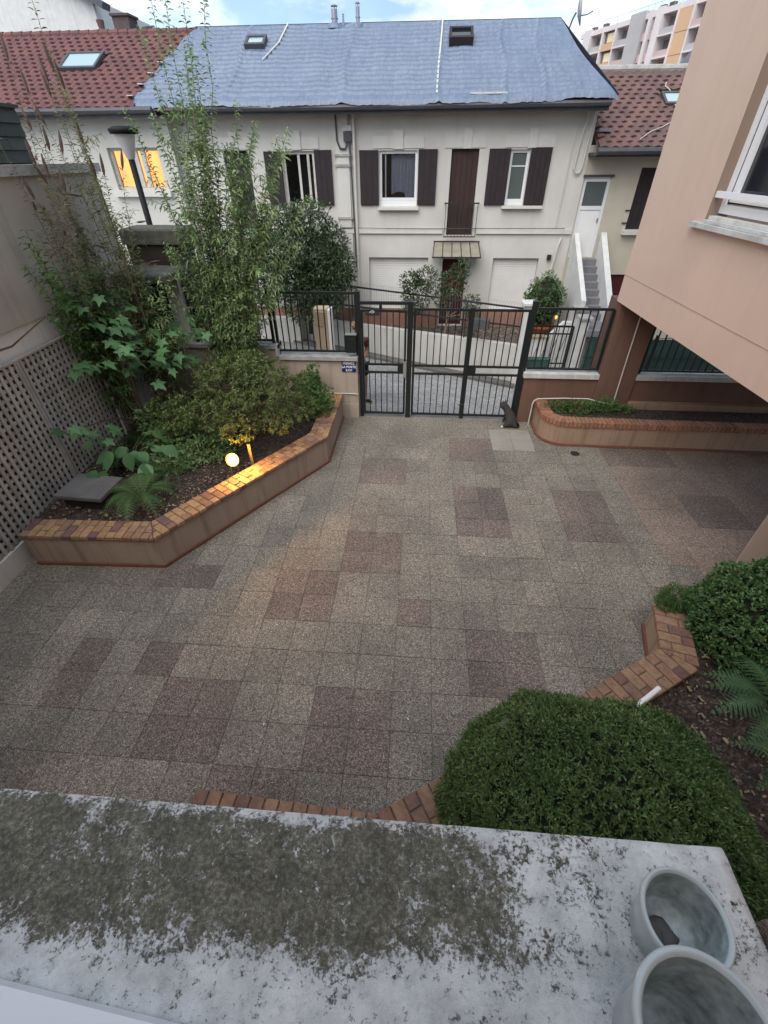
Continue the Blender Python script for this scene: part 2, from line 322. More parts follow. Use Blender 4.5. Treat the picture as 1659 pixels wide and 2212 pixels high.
MT['rooftile_brown'] = tilemat('brown_clay_tile', [(0.135, 0.072, 0.062), (0.17, 0.09, 0.075), (0.11, 0.06, 0.055)], (0.075, 0.05, 0.048))
def tarpmat():
    m, t, b, o = newmat('blue_grey_tarpaulin'); v = pos(t)
    n = noise(t, v, 1.3, 6, 0.65, 0.4); n2 = noise(t, pos(t, (3.2, 1, 1)), 7, 5, 0.7)
    c = ramp(t, [(0.25, (0.085, 0.118, 0.178)), (0.55, (0.13, 0.170, 0.242)), (0.8, (0.205, 0.248, 0.325))], n)
    c = mixc(t, 0.5, c, ramp(t, [(0.35, (0.085, 0.12, 0.182)), (0.65, (0.205, 0.25, 0.33))], n2))
    LK(t, c, b.inputs['Base Color']); b.inputs['Roughness'].default_value = 0.42; b.inputs['Specular IOR Level'].default_value = 0.45
    bump(t, b, n2, 0.35, 0.02); return m
MT['tarp'] = tarpmat()
def ledgemat():
    # pale cement with a lichen and soot growth that covers the outer, middle and left part of the sill
    m, t, b, o = newmat('lichen_covered_cement'); v = pos(t)
    sep = N(t, 'ShaderNodeSeparateXYZ'); LK(t, v, sep.inputs[0]); x, y = sep.outputs[0], sep.outputs[1]
    nb = noise(t, v, 7, 5, 0.6)
    mr = lambda s, a, c, d, e: _mr(t, s, a, c, d, e)
    def _mr(t, s, a, c, d, e):
        n = N(t, 'ShaderNodeMapRange', inp={1: a, 2: c, 3: d, 4: e}); LK(t, s, n.inputs[0]); return n.outputs[0]
    fx = mr(x, 0.08, 0.40, 1.08, 0.0); fy = mr(y, 0.075, 0.145, 0.0, 1.0); fe = mr(y, 0.295, 0.325, 1.0, 0.35)
    reg = math_(t, 'MULTIPLY', math_(t, 'MULTIPLY', fx, fy), fe)
    reg = math_(t, 'ADD', reg, math_(t, 'MULTIPLY', math_(t, 'SUBTRACT', nb, 0.5), 1.9))
    spots = noise(t, v, 150, 4, 0.75); blot = noise(t, v, 24, 5, 0.75, 0.2)
    k = math_(t, 'ADD', reg, math_(t, 'MULTIPLY', math_(t, 'SUBTRACT', blot, 0.5), 2.9))
    k = math_(t, 'ADD', k, math_(t, 'MULTIPLY', math_(t, 'SUBTRACT', spots, 0.5), 3.0))
    mask = ramp(t, [(0.36, (0,)*3), (0.72, (1,)*3)], k)
    pale = ramp(t, [(0.25, (0.37, 0.37, 0.355)), (0.48, (0.58, 0.575, 0.55)), (0.72, (0.76, 0.75, 0.72))], noise(t, v, 11, 5, 0.7))
    pale = mixc(t, math_(t, 'MULTIPLY', ramp(t, [(0.56, (0,)*3), (0.66, (1,)*3)], noise(t, v, 48, 3, 0.6)), 0.30), pale, (0.30, 0.305, 0.30))
    lich = ramp(t, [(0.30, (0.045, 0.041, 0.030)), (0.47, (0.10, 0.093, 0.066)), (0.58, (0.19, 0.18, 0.145)), (0.68, (0.34, 0.335, 0.295)), (0.78, (0.52, 0.525, 0.49))], noise(t, v, 105, 5, 0.85, 0.2))
    lich = mixc(t, 0.6, lich, ramp(t, [(0.35, (0.45, 0.44, 0.40)), (0.65, (1.25, 1.22, 1.1))], noise(t, v, 16, 4, 0.65)), 'MULTIPLY')
    c = mixc(t, mask, pale, lich)
    flake = ramp(t, [(0.62, (0,)*3), (0.72, (1,)*3)], noise(t, v, 30, 5, 0.7, 0.4))
    c = mixc(t, math_(t, 'MULTIPLY', flake, 0.75), c, (0.50, 0.53, 0.52))
    LK(t, c, b.inputs['Base Color']); b.inputs['Roughness'].default_value = 0.85
    h = math_(t, 'ADD', math_(t, 'MULTIPLY', mask, 0.5), spots)
    bump(t, b, h, 0.7, 0.004); return m
MT['ledge'] = ledgemat()
MT['roughcast'] = M('brown_roughcast', (0.22, 0.17, 0.13), 0.95, 0.3, 30, 120, 0.9, bdist=0.01)
def furmat():
    m, t, b, o = newmat('tabby_fur'); v = pos(t)
    wv = N(t, 'ShaderNodeTexWave', inp={'Scale': 11.0, 'Distortion': 5.0, 'Detail': 3.0}); LK(t, v, wv.inputs['Vector'])
    c = ramp(t, [(0.2, (0.014, 0.013, 0.013)), (0.8, (0.055, 0.047, 0.042))], wv.outputs['Fac'])
    n = noise(t, v, 120, 3); LK(t, mixc(t, 0.5, c, ramp(t, [(0.3, (0.5,)*3), (0.7, (1.4,)*3)], n), 'MULTIPLY'), b.inputs['Base Color'])
    b.inputs['Roughness'].default_value = 0.9; bump(t, b, n, 0.6, 0.006); return m
MT['fur'] = furmat()
MT['whitefur'] = M('white_fur', (0.6, 0.58, 0.55), 0.9, 0.1, 40, 90, 0.3)

# ------------------------------------------------------------------ helpers
class MB:
    """collects simple shapes, then links them as one mesh object"""
    def __init__(s): s.v = []; s.f = []
    def add(s, vs, fs):
        o = len(s.v); s.v += [tuple(p) for p in vs]; s.f += [tuple(i+o for i in f) for f in fs]; return s
    def box(s, x0, x1, y0, y1, z0, z1):
        return s.add([(x0,y0,z0),(x1,y0,z0),(x1,y1,z0),(x0,y1,z0),(x0,y0,z1),(x1,y0,z1),(x1,y1,z1),(x0,y1,z1)],
                     [(3,2,1,0),(4,5,6,7),(0,1,5,4),(1,2,6,5),(2,3,7,6),(3,0,4,7)])
    def cbox(s, c, size, rz=0.0, M3=None):
        hx, hy, hz = size[0]/2, size[1]/2, size[2]/2; m = M3 or Matrix.Rotation(rz, 3, 'Z'); c = Vector(c)
        vs = [c + m @ Vector(p) for p in ((-hx,-hy,-hz),(hx,-hy,-hz),(hx,hy,-hz),(-hx,hy,-hz),(-hx,-hy,hz),(hx,-hy,hz),(hx,hy,hz),(-hx,hy,hz))]
        return s.add(vs, [(3,2,1,0),(4,5,6,7),(0,1,5,4),(1,2,6,5),(2,3,7,6),(3,0,4,7)])
    def beam(s, a, b, wd, th, up=(0,0,1)):
        a, b = Vector(a), Vector(b); d = (b-a).normalized(); u = Vector(up)
        if abs(d.dot(u)) > 0.98: u = Vector((0,1,0))
        sd = d.cross(u).normalized(); u = sd.cross(d)
        vs = []
        for p in (a, b):
            for i, j in ((-1,-1),(1,-1),(1,1),(-1,1)): vs.append(p + sd*(i*wd/2) + u*(j*th/2))
        return s.add(vs, [(0,1,2,3),(7,6,5,4),(0,4,5,1),(1,5,6,2),(2,6,7,3),(3,7,4,0)])
    def prism(s, poly, z0, z1, ch=0.0):
        n = len(poly)
        ar = sum(poly[i][0]*poly[(i+1)%n][1]-poly[(i+1)%n][0]*poly[i][1] for i in range(n))
        if ar < 0: poly = poly[::-1]
        bot = [(x,y,z0) for x,y in poly]; top = [(x,y,z1-ch) for x,y in poly]
        vs = bot+top; fs = [tuple(range(n-1,-1,-1))] + [(i,(i+1)%n,n+(i+1)%n,n+i) for i in range(n)]
        if ch:
            cx = sum(p[0] for p in poly)/n; cy = sum(p[1] for p in poly)/n
            for x, y in poly:
                d = math.hypot(cx-x, cy-y) or 1; vs.append((x+(cx-x)/d*ch*1.5, y+(cy-y)/d*ch*1.5, z1))
            fs += [(n+i,n+(i+1)%n,2*n+(i+1)%n,2*n+i) for i in range(n)] + [tuple(range(2*n,3*n))]
        else: fs.append(tuple(range(n,2*n)))
        return s.add(vs, fs)
    def tube(s, path, r, n=6, cap=True):
        path = [Vector(p) for p in path]; m = len(path); rs = r if hasattr(r, '__len__') else [r]*m
        o = len(s.v); prev = None
        for i, p in enumerate(path):
            d = (path[min(i+1,m-1)] - path[max(i-1,0)]).normalized()
            if prev is None: a = d.orthogonal().normalized()
            else: a = (prev - d*prev.dot(d)); a = a.normalized() if a.length > 1e-6 else d.orthogonal().normalized()
            prev = a; b = d.cross(a)
            for k in range(n):
                t = 2*math.pi*k/n; s.v.append(tuple(p + (a*math.cos(t)+b*math.sin(t))*rs[i]))
        for i in range(m-1):
            for k in range(n):
                q = o+i*n; s.f.append((q+k, q+(k+1)%n, q+n+(k+1)%n, q+n+k))
        if cap: s.f.append(tuple(o+k for k in range(n-1,-1,-1))); s.f.append(tuple(o+(m-1)*n+k for k in range(n)))
        return s
    def lathe(s, prof, c=(0,0,0), n=32, axis=None):
        o = len(s.v); m3 = Matrix.Identity(3) if axis is None else Vector((0,0,1)).rotation_difference(Vector(axis)).to_matrix()
        c = Vector(c)
        for r, z in prof:
            for k in range(n):
                t = 2*math.pi*k/n; s.v.append(tuple(c + m3 @ Vector((r*math.cos(t), r*math.sin(t), z))))
        for i in range(len(prof)-1):
            for k in range(n):
                q = o+i*n; s.f.append((q+k, q+(k+1)%n, q+n+(k+1)%n, q+n+k))
        return s
    def ell(s, c, r, nu=16, nv=10, jit=0.0):
        o = len(s.v)
        for i in range(nv+1):
            th = math.pi*i/nv
            for k in range(nu):
                t = 2*math.pi*k/nu; j = 1+random.uniform(-jit, jit)
                s.v.append((c[0]+r[0]*math.sin(th)*math.cos(t)*j, c[1]+r[1]*math.sin(th)*math.sin(t)*j, c[2]+r[2]*math.cos(th)*j))
        for i in range(nv):
            for k in range(nu):
                q = o+i*nu; s.f.append((q+k, q+nu+k, q+nu+(k+1)%nu, q+(k+1)%nu))
        return s
    def mesh(s, name, mat, smooth=False):
        me = bpy.data.meshes.new(name); me.from_pydata(s.v, [], s.f); me.materials.append(MT[mat])
        if smooth: me.shade_smooth()
        return me
    def build(s, name, mat, parent=None, smooth=False): return link(name, s.mesh(name, mat, smooth), parent)
def link(name, me, parent=None, mat4=None):
    o = bpy.data.objects.new(name, me); COL.objects.link(o)
    if mat4 is not None: o.matrix_world = mat4
    if parent is not None:
        o.parent = parent; o.matrix_parent_inverse = INV.get(parent.name, Matrix.Identity(4))
    return o
INV = {}
def tag(o, label=None, cat=None, group=None, kind=None):
    if label: o['label'] = label
    if cat: o['category'] = cat
    if group: o['group'] = group
    if kind: o['kind'] = kind
    return o
def thing(name, loc, label, cat, group=None):
    o = bpy.data.objects.new(name, None); COL.objects.link(o); o.location = loc; o.empty_display_size = 0.1
    INV[o.name] = Matrix.Translation(Vector(loc)).inverted()
    return tag(o, label, cat, group)
def piece(name, me, parent, loc, rz=0.0, sc=(1,1,1), M4=None):
    m = M4 if M4 is not None else Matrix.Translation(Vector(loc)) @ Matrix.Rotation(rz, 4, 'Z') @ Matrix.Diagonal((*sc, 1))
    return link(name, me, parent, m)
def npmesh(name, V, F, mat, smooth=False):
    """V (n,3), F (m,k) arrays"""
    me = bpy.data.meshes.new(name); V = np.asarray(V, np.float32); F = np.asarray(F, np.int32); k = F.shape[1]
    me.vertices.add(len(V)); me.vertices.foreach_set('co', V.ravel())
    me.loops.add(F.size); me.loops.foreach_set('vertex_index', F.ravel())
    me.polygons.add(len(F)); me.polygons.foreach_set('loop_start', np.arange(0, F.size, k, dtype=np.int32))
    me.update(calc_edges=True); me.materials.append(MT[mat])
    if smooth: me.shade_smooth()
    return me
UNITBOX = {}
def ubox(mat):
    if mat not in UNITBOX: UNITBOX[mat] = MB().box(-.5,.5,-.5,.5,-.5,.5).mesh('unit_'+mat, mat)
    return UNITBOX[mat]
def bx(name, mat, parent, x0, x1, y0, y1, z0, z1):
    """a box-shaped piece that shares one mesh per material"""
    return piece(name, ubox(mat), parent, ((x0+x1)/2,(y0+y1)/2,(z0+z1)/2), 0, (x1-x0, y1-y0, z1-z0))
def seg(name, mat, parent, a, b, wd, th, up=(0,0,1)):
    """a straight bar from a to b that shares one mesh per material"""
    a, b = Vector(a), Vector(b); d = (b-a); L = d.length; d.normalize(); u = Vector(up)
    if abs(d.dot(u)) > 0.98: u = Vector((0,1,0))
    sd = d.cross(u).normalized(); u = sd.cross(d)
    m = Matrix.Identity(4)
    for i, v in enumerate((d*L, sd*wd, u*th)):
        for j in range(3): m[j][i] = v[j]
    c = (a+b)/2
    for j in range(3): m[j][3] = c[j]
    return link(name, ubox(mat), parent, m)
def wall_openings(mb, x0, x1, z0, z1, y, depth, holes):
    """front face of a wall at y with rectangular openings and their reveals going back by depth"""
    xs = sorted({x0, x1, *[h[0] for h in holes], *[h[1] for h in holes]}); zs = sorted({z0, z1, *[h[2] for h in holes], *[h[3] for h in holes]})
    for i in range(len(xs)-1):
        for j in range(len(zs)-1):
            cx, cz = (xs[i]+xs[i+1])/2, (zs[j]+zs[j+1])/2
            if any(h[0] < cx < h[1] and h[2] < cz < h[3] for h in holes): continue
            mb.add([(xs[i],y,zs[j]),(xs[i+1],y,zs[j]),(xs[i+1],y,zs[j+1]),(xs[i],y,zs[j+1])], [(0,1,2,3)])
    for a, b, c, d in holes:
        e = y+depth
        mb.add([(a,y,c),(b,y,c),(b,y,d),(a,y,d),(a,e,c),(b,e,c),(b,e,d),(a,e,d)], [(0,4,5,1),(1,5,6,2),(2,6,7,3),(3,7,4,0)])
    return mb

# ------------------------------------------------------------------ ground, street, courtyard
SB, SC, SA = -0.0983, -0.0845, 0.6453
def street_z(x, y): return SA + SB*max(-9, min(x, 9)) + SC*min(y, 15) if y > 8.6 else 0
mb = MB()
mb.add([(-600,-80,-3.5),(600,-80,-3.5),(600,900,-3.5),(-600,900,-3.5)], [(0,1,2,3)])
tag(mb.build('ground', 'gardensoil'), kind='structure')
mb = MB(); xs = [-30,-9,-5,-2,1,4,9,30]; ys = [8.80, 10.0, 11.5, 13.2, 13.9]
for i in range(len(xs)-1):
    for j in range(len(ys)-1):
        q = [(xs[i],ys[j]),(xs[i+1],ys[j]),(xs[i+1],ys[j+1]),(xs[i],ys[j+1])]
        mb.add([(a,b,street_z(a,b)) for a,b in q], [(0,1,2,3)])
tag(mb.build('street', 'road'), kind='structure')
# narrow raised strip at the foot of the far retaining wall
mb = MB(); A, B = Vector((-9,15.79,0)), Vector((2.75,12.06,0)); d = (B-A).normalized(); nrm = Vector((d.y,-d.x,0))
P = []
for t in (0, .35, .62, .80, 1.0):
    p = A.lerp(B, t); P.append((p, p+nrm*0.42))
for k in range(len(P)-1):
    q = [P[k][1], P[k+1][1], P[k+1][0], P[k][0]]
    tops = [(p.x,p.y,street_z(p.x,p.y)+0.07) for p in q]; bots = [(p.x,p.y,street_z(p.x,p.y)-0.1) for p in q]
    mb.add(tops+bots, [(0,1,2,3),(0,4,5,1)])
tag(mb.build('kerb_strip', 'asphalt_trim'), kind='structure')

# courtyard: mortar bed with each paving slab laid on it
TX, TY, PX, PY = -0.51, 1.61, 0.401, 0.4127
court = MB().box(-7.5, 12, -0.2, 8.78, -3.4, -0.009).build('courtyard', 'lightslab'); tag(court, kind='structure')
mort = bpy.data.materials.new('x'); bpy.data.materials.remove(mort)
MT['joint'] = M('cement_joint', (0.20, 0.19, 0.175), 0.95, 0.3, 2.0, 60, 0.2)
court.data.materials[0] = MT['joint']
reds = set()
for a, b, c, d in ((3,2,5,4),(-3,4,-1,6),(-1,6,1,8),(3,8,5,11),(-1,11,1,13),(7,8,9,11),(3,13,5,15),(-1,0,1,2),(-5,0,-3,2),(-3,-2,-1,0),(-7,5,-5,6),(10,13,13,15),(-8,1,-7,3),(-10,-1,-8,0),(9,4,11,6),(5,-1,7,1),(12,9,14,11),(-6,2,-5,3),(1,4,2,5)):
    for i in range(a, c):
        for j in range(b, d): reds.add((i, j))
pale = {(5,14),(6,14),(5,15),(6,15)}
def chbox(mat):
    h = PX/2-0.0021; k = PY/2-0.0021
    return MB().prism([(-h,-k),(h,-k),(h,k),(-h,k)], -0.02, 0.0, 0.0015).mesh('slab_'+mat, mat)
TM = {k: chbox(k) for k in ('agg_grey', 'agg_red', 'agg_warm_glow', 'lightslab')}
def hidden_tile(x, y):
    if y > 8.75 or y < 1.15 and x > -0.2: return True
    if x < -5.3 or y < 0.2: return True
    if y > 4.15 and x < -3.3: return True
    if x > -3.3 and y > 4.1 + 1.58*(x+3.3) + 0.45 and x < -1.6: return True
    if y > 7.0 and x < -1.7: return True
    if y > 8.0 and x > 2.8: return True
    if x > 0 and y < 1.35 + 0.56*(x-0.2) - 0.3: return True
    if x > 7.6: return True
    return False
tl = []
for i in range(-14, 22):
    for j in range(-4, 18):
        x, y = TX+(i+.5)*PX, TY+(j+.5)*PY
        if not hidden_tile(x, y): tl.append(((x*x+y*y), i, j, x, y))
tl.sort(); rest = {k: MB() for k in TM}
for n, (dd, i, j, x, y) in enumerate(tl):
    k = 'lightslab' if (i, j) in pale else 'agg_red' if (i, j) in reds else 'agg_warm_glow' if x > 3.3 and y > 3.9 and (x-3.3)+(y-3.9)*.2 > .5 else 'agg_grey'
    z = random.uniform(-0.0015, 0.0015)
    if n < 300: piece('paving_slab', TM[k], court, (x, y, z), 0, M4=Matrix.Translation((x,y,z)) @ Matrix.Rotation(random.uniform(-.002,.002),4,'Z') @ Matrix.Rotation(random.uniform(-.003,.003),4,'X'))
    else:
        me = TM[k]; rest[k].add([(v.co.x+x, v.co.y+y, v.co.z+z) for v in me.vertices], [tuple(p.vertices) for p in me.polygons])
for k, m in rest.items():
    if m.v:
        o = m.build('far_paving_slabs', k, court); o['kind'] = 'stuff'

# drain cap and scraps
t = thing('drain_cover', (3.0, 7.35, 0), 'small round dark drain cover in the paving before the rounded planter', 'drain cover')
MB().lathe([(0.0,0.006),(0.07,0.006),(0.085,0.004),(0.085,-0.01)], (3.0,7.35,0.003), 20).build('lid', 'iron', t)
for k in range(5): bx('slot', 'dark', t, 2.95, 3.05, 7.31+k*0.02-0.003, 7.31+k*0.02+0.003, 0.0075, 0.0105)

# ------------------------------------------------------------------ brick-coped planters
def clip(poly, p, n):
    out = []
    for i in range(len(poly)):
        a, b = poly[i], poly[(i+1) % len(poly)]
        da = (a[0]-p[0])*n[0]+(a[1]-p[1])*n[1]; db = (b[0]-p[0])*n[0]+(b[1]-p[1])*n[1]
        if da >= 0: out.append(a)
        if da*db < 0:
            s = da/(da-db); out.append((a[0]+(b[0]-a[0])*s, a[1]+(b[1]-a[1])*s))
    return out
def coping(parent, pts, width, z0, z1, mat, side, step=0.115, split=(2/3, 1/3)):
    """bricks laid across the wall, a long and a short one alternating; mitred where the wall bends.  side=+1: inner side on the left of the path"""
    pts = [Vector((p[0], p[1])) for p in pts]; n = len(pts); nb = 0
    for s in range(n-1):
        a, b = pts[s], pts[s+1]; d = (b-a).normalized(); nn = Vector((-d.y, d.x))*side; L = (b-a).length
        planes = []
        if s > 0:
            e = (pts[s]-pts[s-1]).normalized(); m = (d+e).normalized(); planes.append((a, m))
        if s < n-2:
            e = (pts[s+2]-pts[s+1]).normalized(); m = -(d+e).normalized(); planes.append((b, m))
        c = -3 if s > 0 else 0
        cnt = int(math.ceil(L/step)) + (3 if s < n-2 else 0)
        while c < cnt:
            u0, u1 = c*step+0.005, (c+1)*step-0.005
            if s == 0: u0 = max(u0, 0)
            if s == n-2: u1 = min(u1, L)
            sp = [0, split[0], 1] if c % 2 else [0, split[1], 1]
            if len(split) == 1: sp = [0, 1]
            for i in range(len(sp)-1):
                v0, v1 = sp[i]*width+(0.005 if i else 0), sp[i+1]*width-(0.005 if i < len(sp)-2 else 0)
                poly = [tuple(a+d*u+nn*v) for u, v in ((u0,v0),(u1,v0),(u1,v1),(u0,v1))]
                for p, m in planes: poly = clip(poly, p + m*0.004, m) if poly else poly
                if len(poly) < 3: continue
                ar = abs(sum(poly[q][0]*poly[(q+1)%len(poly)][1]-poly[(q+1)%len(poly)][0]*poly[q][1] for q in range(len(poly))))/2
                if ar < 0.0007: continue
                MB().prism(poly, z0, z1+random.uniform(-.003,.002), 0.006).build('brick', mat, parent); nb += 1
            c += 1
    return nb
def offset(pts, dist):
    pts = [Vector((p[0],p[1])) for p in pts]; out = []
    for i, p in enumerate(pts):
        if i == 0: d = (pts[1]-p).normalized(); nn = Vector((-d.y,d.x)); out.append(p+nn*dist)
        elif i == len(pts)-1: d = (p-pts[-2]).normalized(); nn = Vector((-d.y,d.x)); out.append(p+nn*dist)
        else:
            d1 = (p-pts[i-1]).normalized(); d2 = (pts[i+1]-p).normalized(); n1 = Vector((-d1.y,d1.x)); n2 = Vector((-d2.y,d2.x))
            m = (n1+n2).normalized(); out.append(p + m*(dist/m.dot(n1)))
    return [tuple(p) for p in out]
def strip(mb, outer, inner, z0, z1):
    n = len(outer)
    for i in range(n-1):
        a, b, c, d = outer[i], outer[i+1], inner[i+1], inner[i]
        v = [(*a,z0),(*b,z0),(*c,z0),(*d,z0),(*a,z1),(*b,z1),(*c,z1),(*d,z1)]
        fs = [(4,5,6,7),(0,1,5,4),(2,3,7,6)]
        if i == 0: fs.append((3,0,4,7))
        if i == n-2: fs.append((1,2,6,5))
        mb.add(v, fs)
    return mb
# left planter
LP = [(-5.06,3.93),(-3.27,3.99),(-1.49,6.76),(-1.48,8.52)]
pl = thing('brick_planter', (-3.2,5,0), 'long angled rendered planter with buff brick coping by the lattice wall', 'planter')
strip(MB(), offset(LP,0.03), offset(LP,0.29), -0.01, 0.475).build('wall', 'planter', pl)
strip(MB(), offset(LP,0.004), offset(LP,0.028), 0.004, 0.05).build('skirting', 'skirt', pl)
strip(MB(), offset(LP,0.012), offset(LP,0.315), 0.477, 0.492).build('mortar_bed', 'mortar', pl)
strip(MB(), offset(LP,0.02), offset(LP,0.31), 0.4935, 0.530).build('mortar', 'mortar', pl)
coping(pl, LP, 0.335, 0.494, 0.545, 'brick_left', +1)
inn = offset(LP, 0.27)
so = MB(); V = []
nx, ny = 40, 50
for j in range(ny+1):
    for i in range(nx+1):
        x = -5.25+i*(3.75/nx); y = 4.1+j*(4.55/ny)
        V.append((x, y, 0.42+0.05*math.sin(x*3.1)*math.cos(y*2.3)+random.uniform(-.012,.012)))
F = []
bpoly = inn+[(-5.25,8.65),(-5.25,4.2)]
def inside(p, poly):
    c = False; n = len(poly)
    for i in range(n):
        a, b = poly[i], poly[(i+1)%n]
        if (a[1] > p[1]) != (b[1] > p[1]) and p[0] < (b[0]-a[0])*(p[1]-a[1])/(b[1]-a[1])+a[0]: c = not c
    return c
big = inn[:]+[(-5.25,8.66),(-5.25,inn[0][1])]
for j in range(ny):
    for i in range(nx):
        q = j*(nx+1)+i; cx, cy = V[q][0]+.047, V[q][1]+.045
        if inside((cx,cy), big): F.append((q,q+1,q+nx+2,q+nx+1))
tag(link('soil', npmesh('soil', V, F, 'soil', True)), 'dark bark mulch filling the angled planter by the lattice wall', 'soil', kind='stuff')

# rounded planter along the brown wall
def arcpts(cx, cy, r, a0, a1, n): return [(cx+r*math.cos(R_(a0+(a1-a0)*k/n)), cy+r*math.sin(R_(a0+(a1-a0)*k/n))) for k in range(n+1)]
RP = [(2.40,8.56),(2.40,8.12)] + arcpts(2.86,8.08,0.46,183,268,9) + [(9.2,7.49)]
# path runs down the left end and then to the right: the inner side lies on the left hand
rp = thing('brick_planter', (4,8,0), 'low rounded planter with soldier brick rim along the brown wall', 'planter')
strip(MB(), offset(RP,0.025), offset(RP,0.20), -0.01, 0.40).build('wall', 'planter_red', rp)
strip(MB(), offset(RP,-0.01), offset(RP,0.023), 0.004, 0.045).build('skirting', 'skirt', rp)
strip(MB(), offset(RP,0.012), offset(RP,0.215), 0.402, 0.495).build('mortar', 'mortar', rp)
# soldier bricks follow the curve
P2 = [Vector(p) for p in RP]; cum = [0]
for i in range(len(P2)-1): cum.append(cum[-1]+(P2[i+1]-P2[i]).length)
def along(s):
    for i in range(len(P2)-1):
        if s <= cum[i+1] or i == len(P2)-2:
            t = (s-cum[i])/(cum[i+1]-cum[i]); return P2[i].lerp(P2[i+1], t), (P2[i+1]-P2[i]).normalized()
sb = MB().box(-.031,.031,0,.225,-.055,.05); 
sbm = MB().prism([(-.031,0),(.031,0),(.029,.225),(-.029,.225)], -.052, .052, 0.006).mesh('soldier_brick', 'brick_round')
s = 0.04
while s < min(cum[-1], 5.4):
    p, d = along(s); piece('brick', sbm, rp, (p.x, p.y, 0.455+random.uniform(-.003,.003)), math.atan2(d.y, d.x)); s += 0.074
tag(MB().prism([(2.85,7.74),(9.2,7.66),(9.2,8.57),(2.54,8.57),(2.54,8.05),(2.64,7.86)], 0.25, 0.395).build('soil', 'soil'), 'dark soil in the low rounded planter along the brown wall', 'soil', kind='stuff')
# kerb behind it
tag(MB().prism([(4.2,8.46),(9.2,8.40),(9.2,8.60),(4.2,8.60)], 0.30, 0.52, 0.01).build('wall_ledge', 'planter_red'), 'low brown ledge at the foot of the brown wall behind the rounded planter', 'ledge')

# near right planter
NP = [(-1.62,1.27),(-0.17,1.20),(2.60,2.86),(2.76,3.46)]
npl = thing('brick_planter', (1.4,2.0,0), 'angled tan brick planter below the window holding the clipped hedge', 'planter')
strip(MB(), offset(NP,-0.03), offset(NP,-0.29), -0.01, 0.345).build('wall', 'planter', npl)
strip(MB(), offset(NP,-0.004), offset(NP,-0.028), 0.004, 0.05).build('skirting', 'skirt', npl)
strip(MB(), offset(NP,-0.012), offset(NP,-0.315), 0.347, 0.362).build('mortar_bed', 'mortar', npl)
strip(MB(), offset(NP,-0.02), offset(NP,-0.31), 0.3635, 0.400).build('mortar', 'mortar', npl)
coping(npl, NP, 0.335, 0.364, 0.415, 'brick_right', -1)
inn2 = offset(NP, -0.27)
V = []; nx, ny = 60, 40
for j in range(ny+1):
    for i in range(nx+1):
        x = -1.7+i*(6.2/nx); y = 0.28+j*(3.4/ny)
        V.append((x, y, 0.30+0.03*math.sin(x*4.1)*math.cos(y*3.3)+random.uniform(-.014,.014)))
big2 = inn2 + [(3.15,3.5),(4.4,3.5),(4.4,0.3),(-1.7,0.3)]; F = []
for j in range(ny):
    for i in range(nx):
        q = j*(nx+1)+i
        if inside((V[q][0]+.05, V[q][1]+.04), big2): F.append((q,q+1,q+nx+2,q+nx+1))
tag(link('soil', npmesh('soil', V, F, 'soil', True)), 'dark bark mulch beside the clipped hedge below the window', 'soil', kind='stuff')

# ------------------------------------------------------------------ boundary walls
GY = 8.67
# left lattice wall
lw = thing('boundary_wall', (-5.3,4,0), 'tall side wall, white below and beige render above, behind the lattice', 'wall')
MB().box(-5.75,-5.30,-0.2,8.56,0,2.60).build('lower_wall', 'whitewall', lw)
MB().box(-5.29,-5.20,-0.2,4.25,0,0.30).build('plinth', 'whitewall', lw)
MB().box(-5.29,-5.21,4.252,8.0,0.0,0.30).build('plinth', 'planter', lw)
MB().box(-5.80,-5.27,-0.2,8.62,2.602,4.16).build('upper_wall', 'beigewall', lw)
MB().box(-5.84,-5.21,-0.2,8.70,4.162,4.275).build('coping', 'coping', lw)
# shingled screen standing on the coping
sc = thing('shingle_screen', (-5.5,4,4.28), 'dark grey screen of overlapping shingle rows on top of the side wall', 'screen')
MB().box(-5.62,-5.53,-0.2,7.62,4.277,4.86).build('backing', 'dark', sc)
r = 0
for zz in (4.29,4.43,4.57,4.71):
    y = 4.2 - (r % 2)*0.28
    while y < 7.6:
        y1 = min(y+0.56, 7.66)
        m = MB().add([(-5.50,y+.004,zz),(-5.50,y1-.004,zz),(-5.525,y1-.004,zz+.17),(-5.525,y+.004,zz+.17),(-5.52,y+.004,zz),(-5.52,y1-.004,zz),(-5.53,y1-.004,zz+.17),(-5.53,y+.004,zz+.17)],
            [(0,1,2,3),(4,7,6,5),(0,4,5,1),(1,5,6,2),(3,2,6,7),(0,3,7,4)])
        m.build('shingle', 'shingle', sc); y = y1
    r += 1
MB().box(-5.66,-5.47,-0.2,7.68,4.862,4.90).build('cap', 'shingle', sc)
# square lattice trellis
tr = thing('lattice_trellis', (-5.23,5,0.3), 'weathered brown square lattice trellis fixed along the side wall', 'trellis')
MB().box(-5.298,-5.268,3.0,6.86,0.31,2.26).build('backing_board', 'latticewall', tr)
y = 3.02
while y < 6.84: bx('slat', 'lattice', tr, -5.247, -5.230, y-.022, y+.022, 0.31, 2.26); y += 0.098
z = 0.34
while z < 2.26: bx('slat', 'lattice', tr, -5.262, -5.249, 3.0, 6.86, z-.022, z+.022); z += 0.098
bx('end_post', 'wood_white', tr, -5.262, -5.215, 6.862, 6.92, 0.30, 2.30)
bx('top_rail', 'lattice', tr, -5.266, -5.222, 3.0, 6.86, 2.262, 2.29)
for yy in (3.9, 5.4): bx('batten', 'lattice', tr, -5.229, -5.214, yy-.02, yy+.02, 0.31, 2.255)

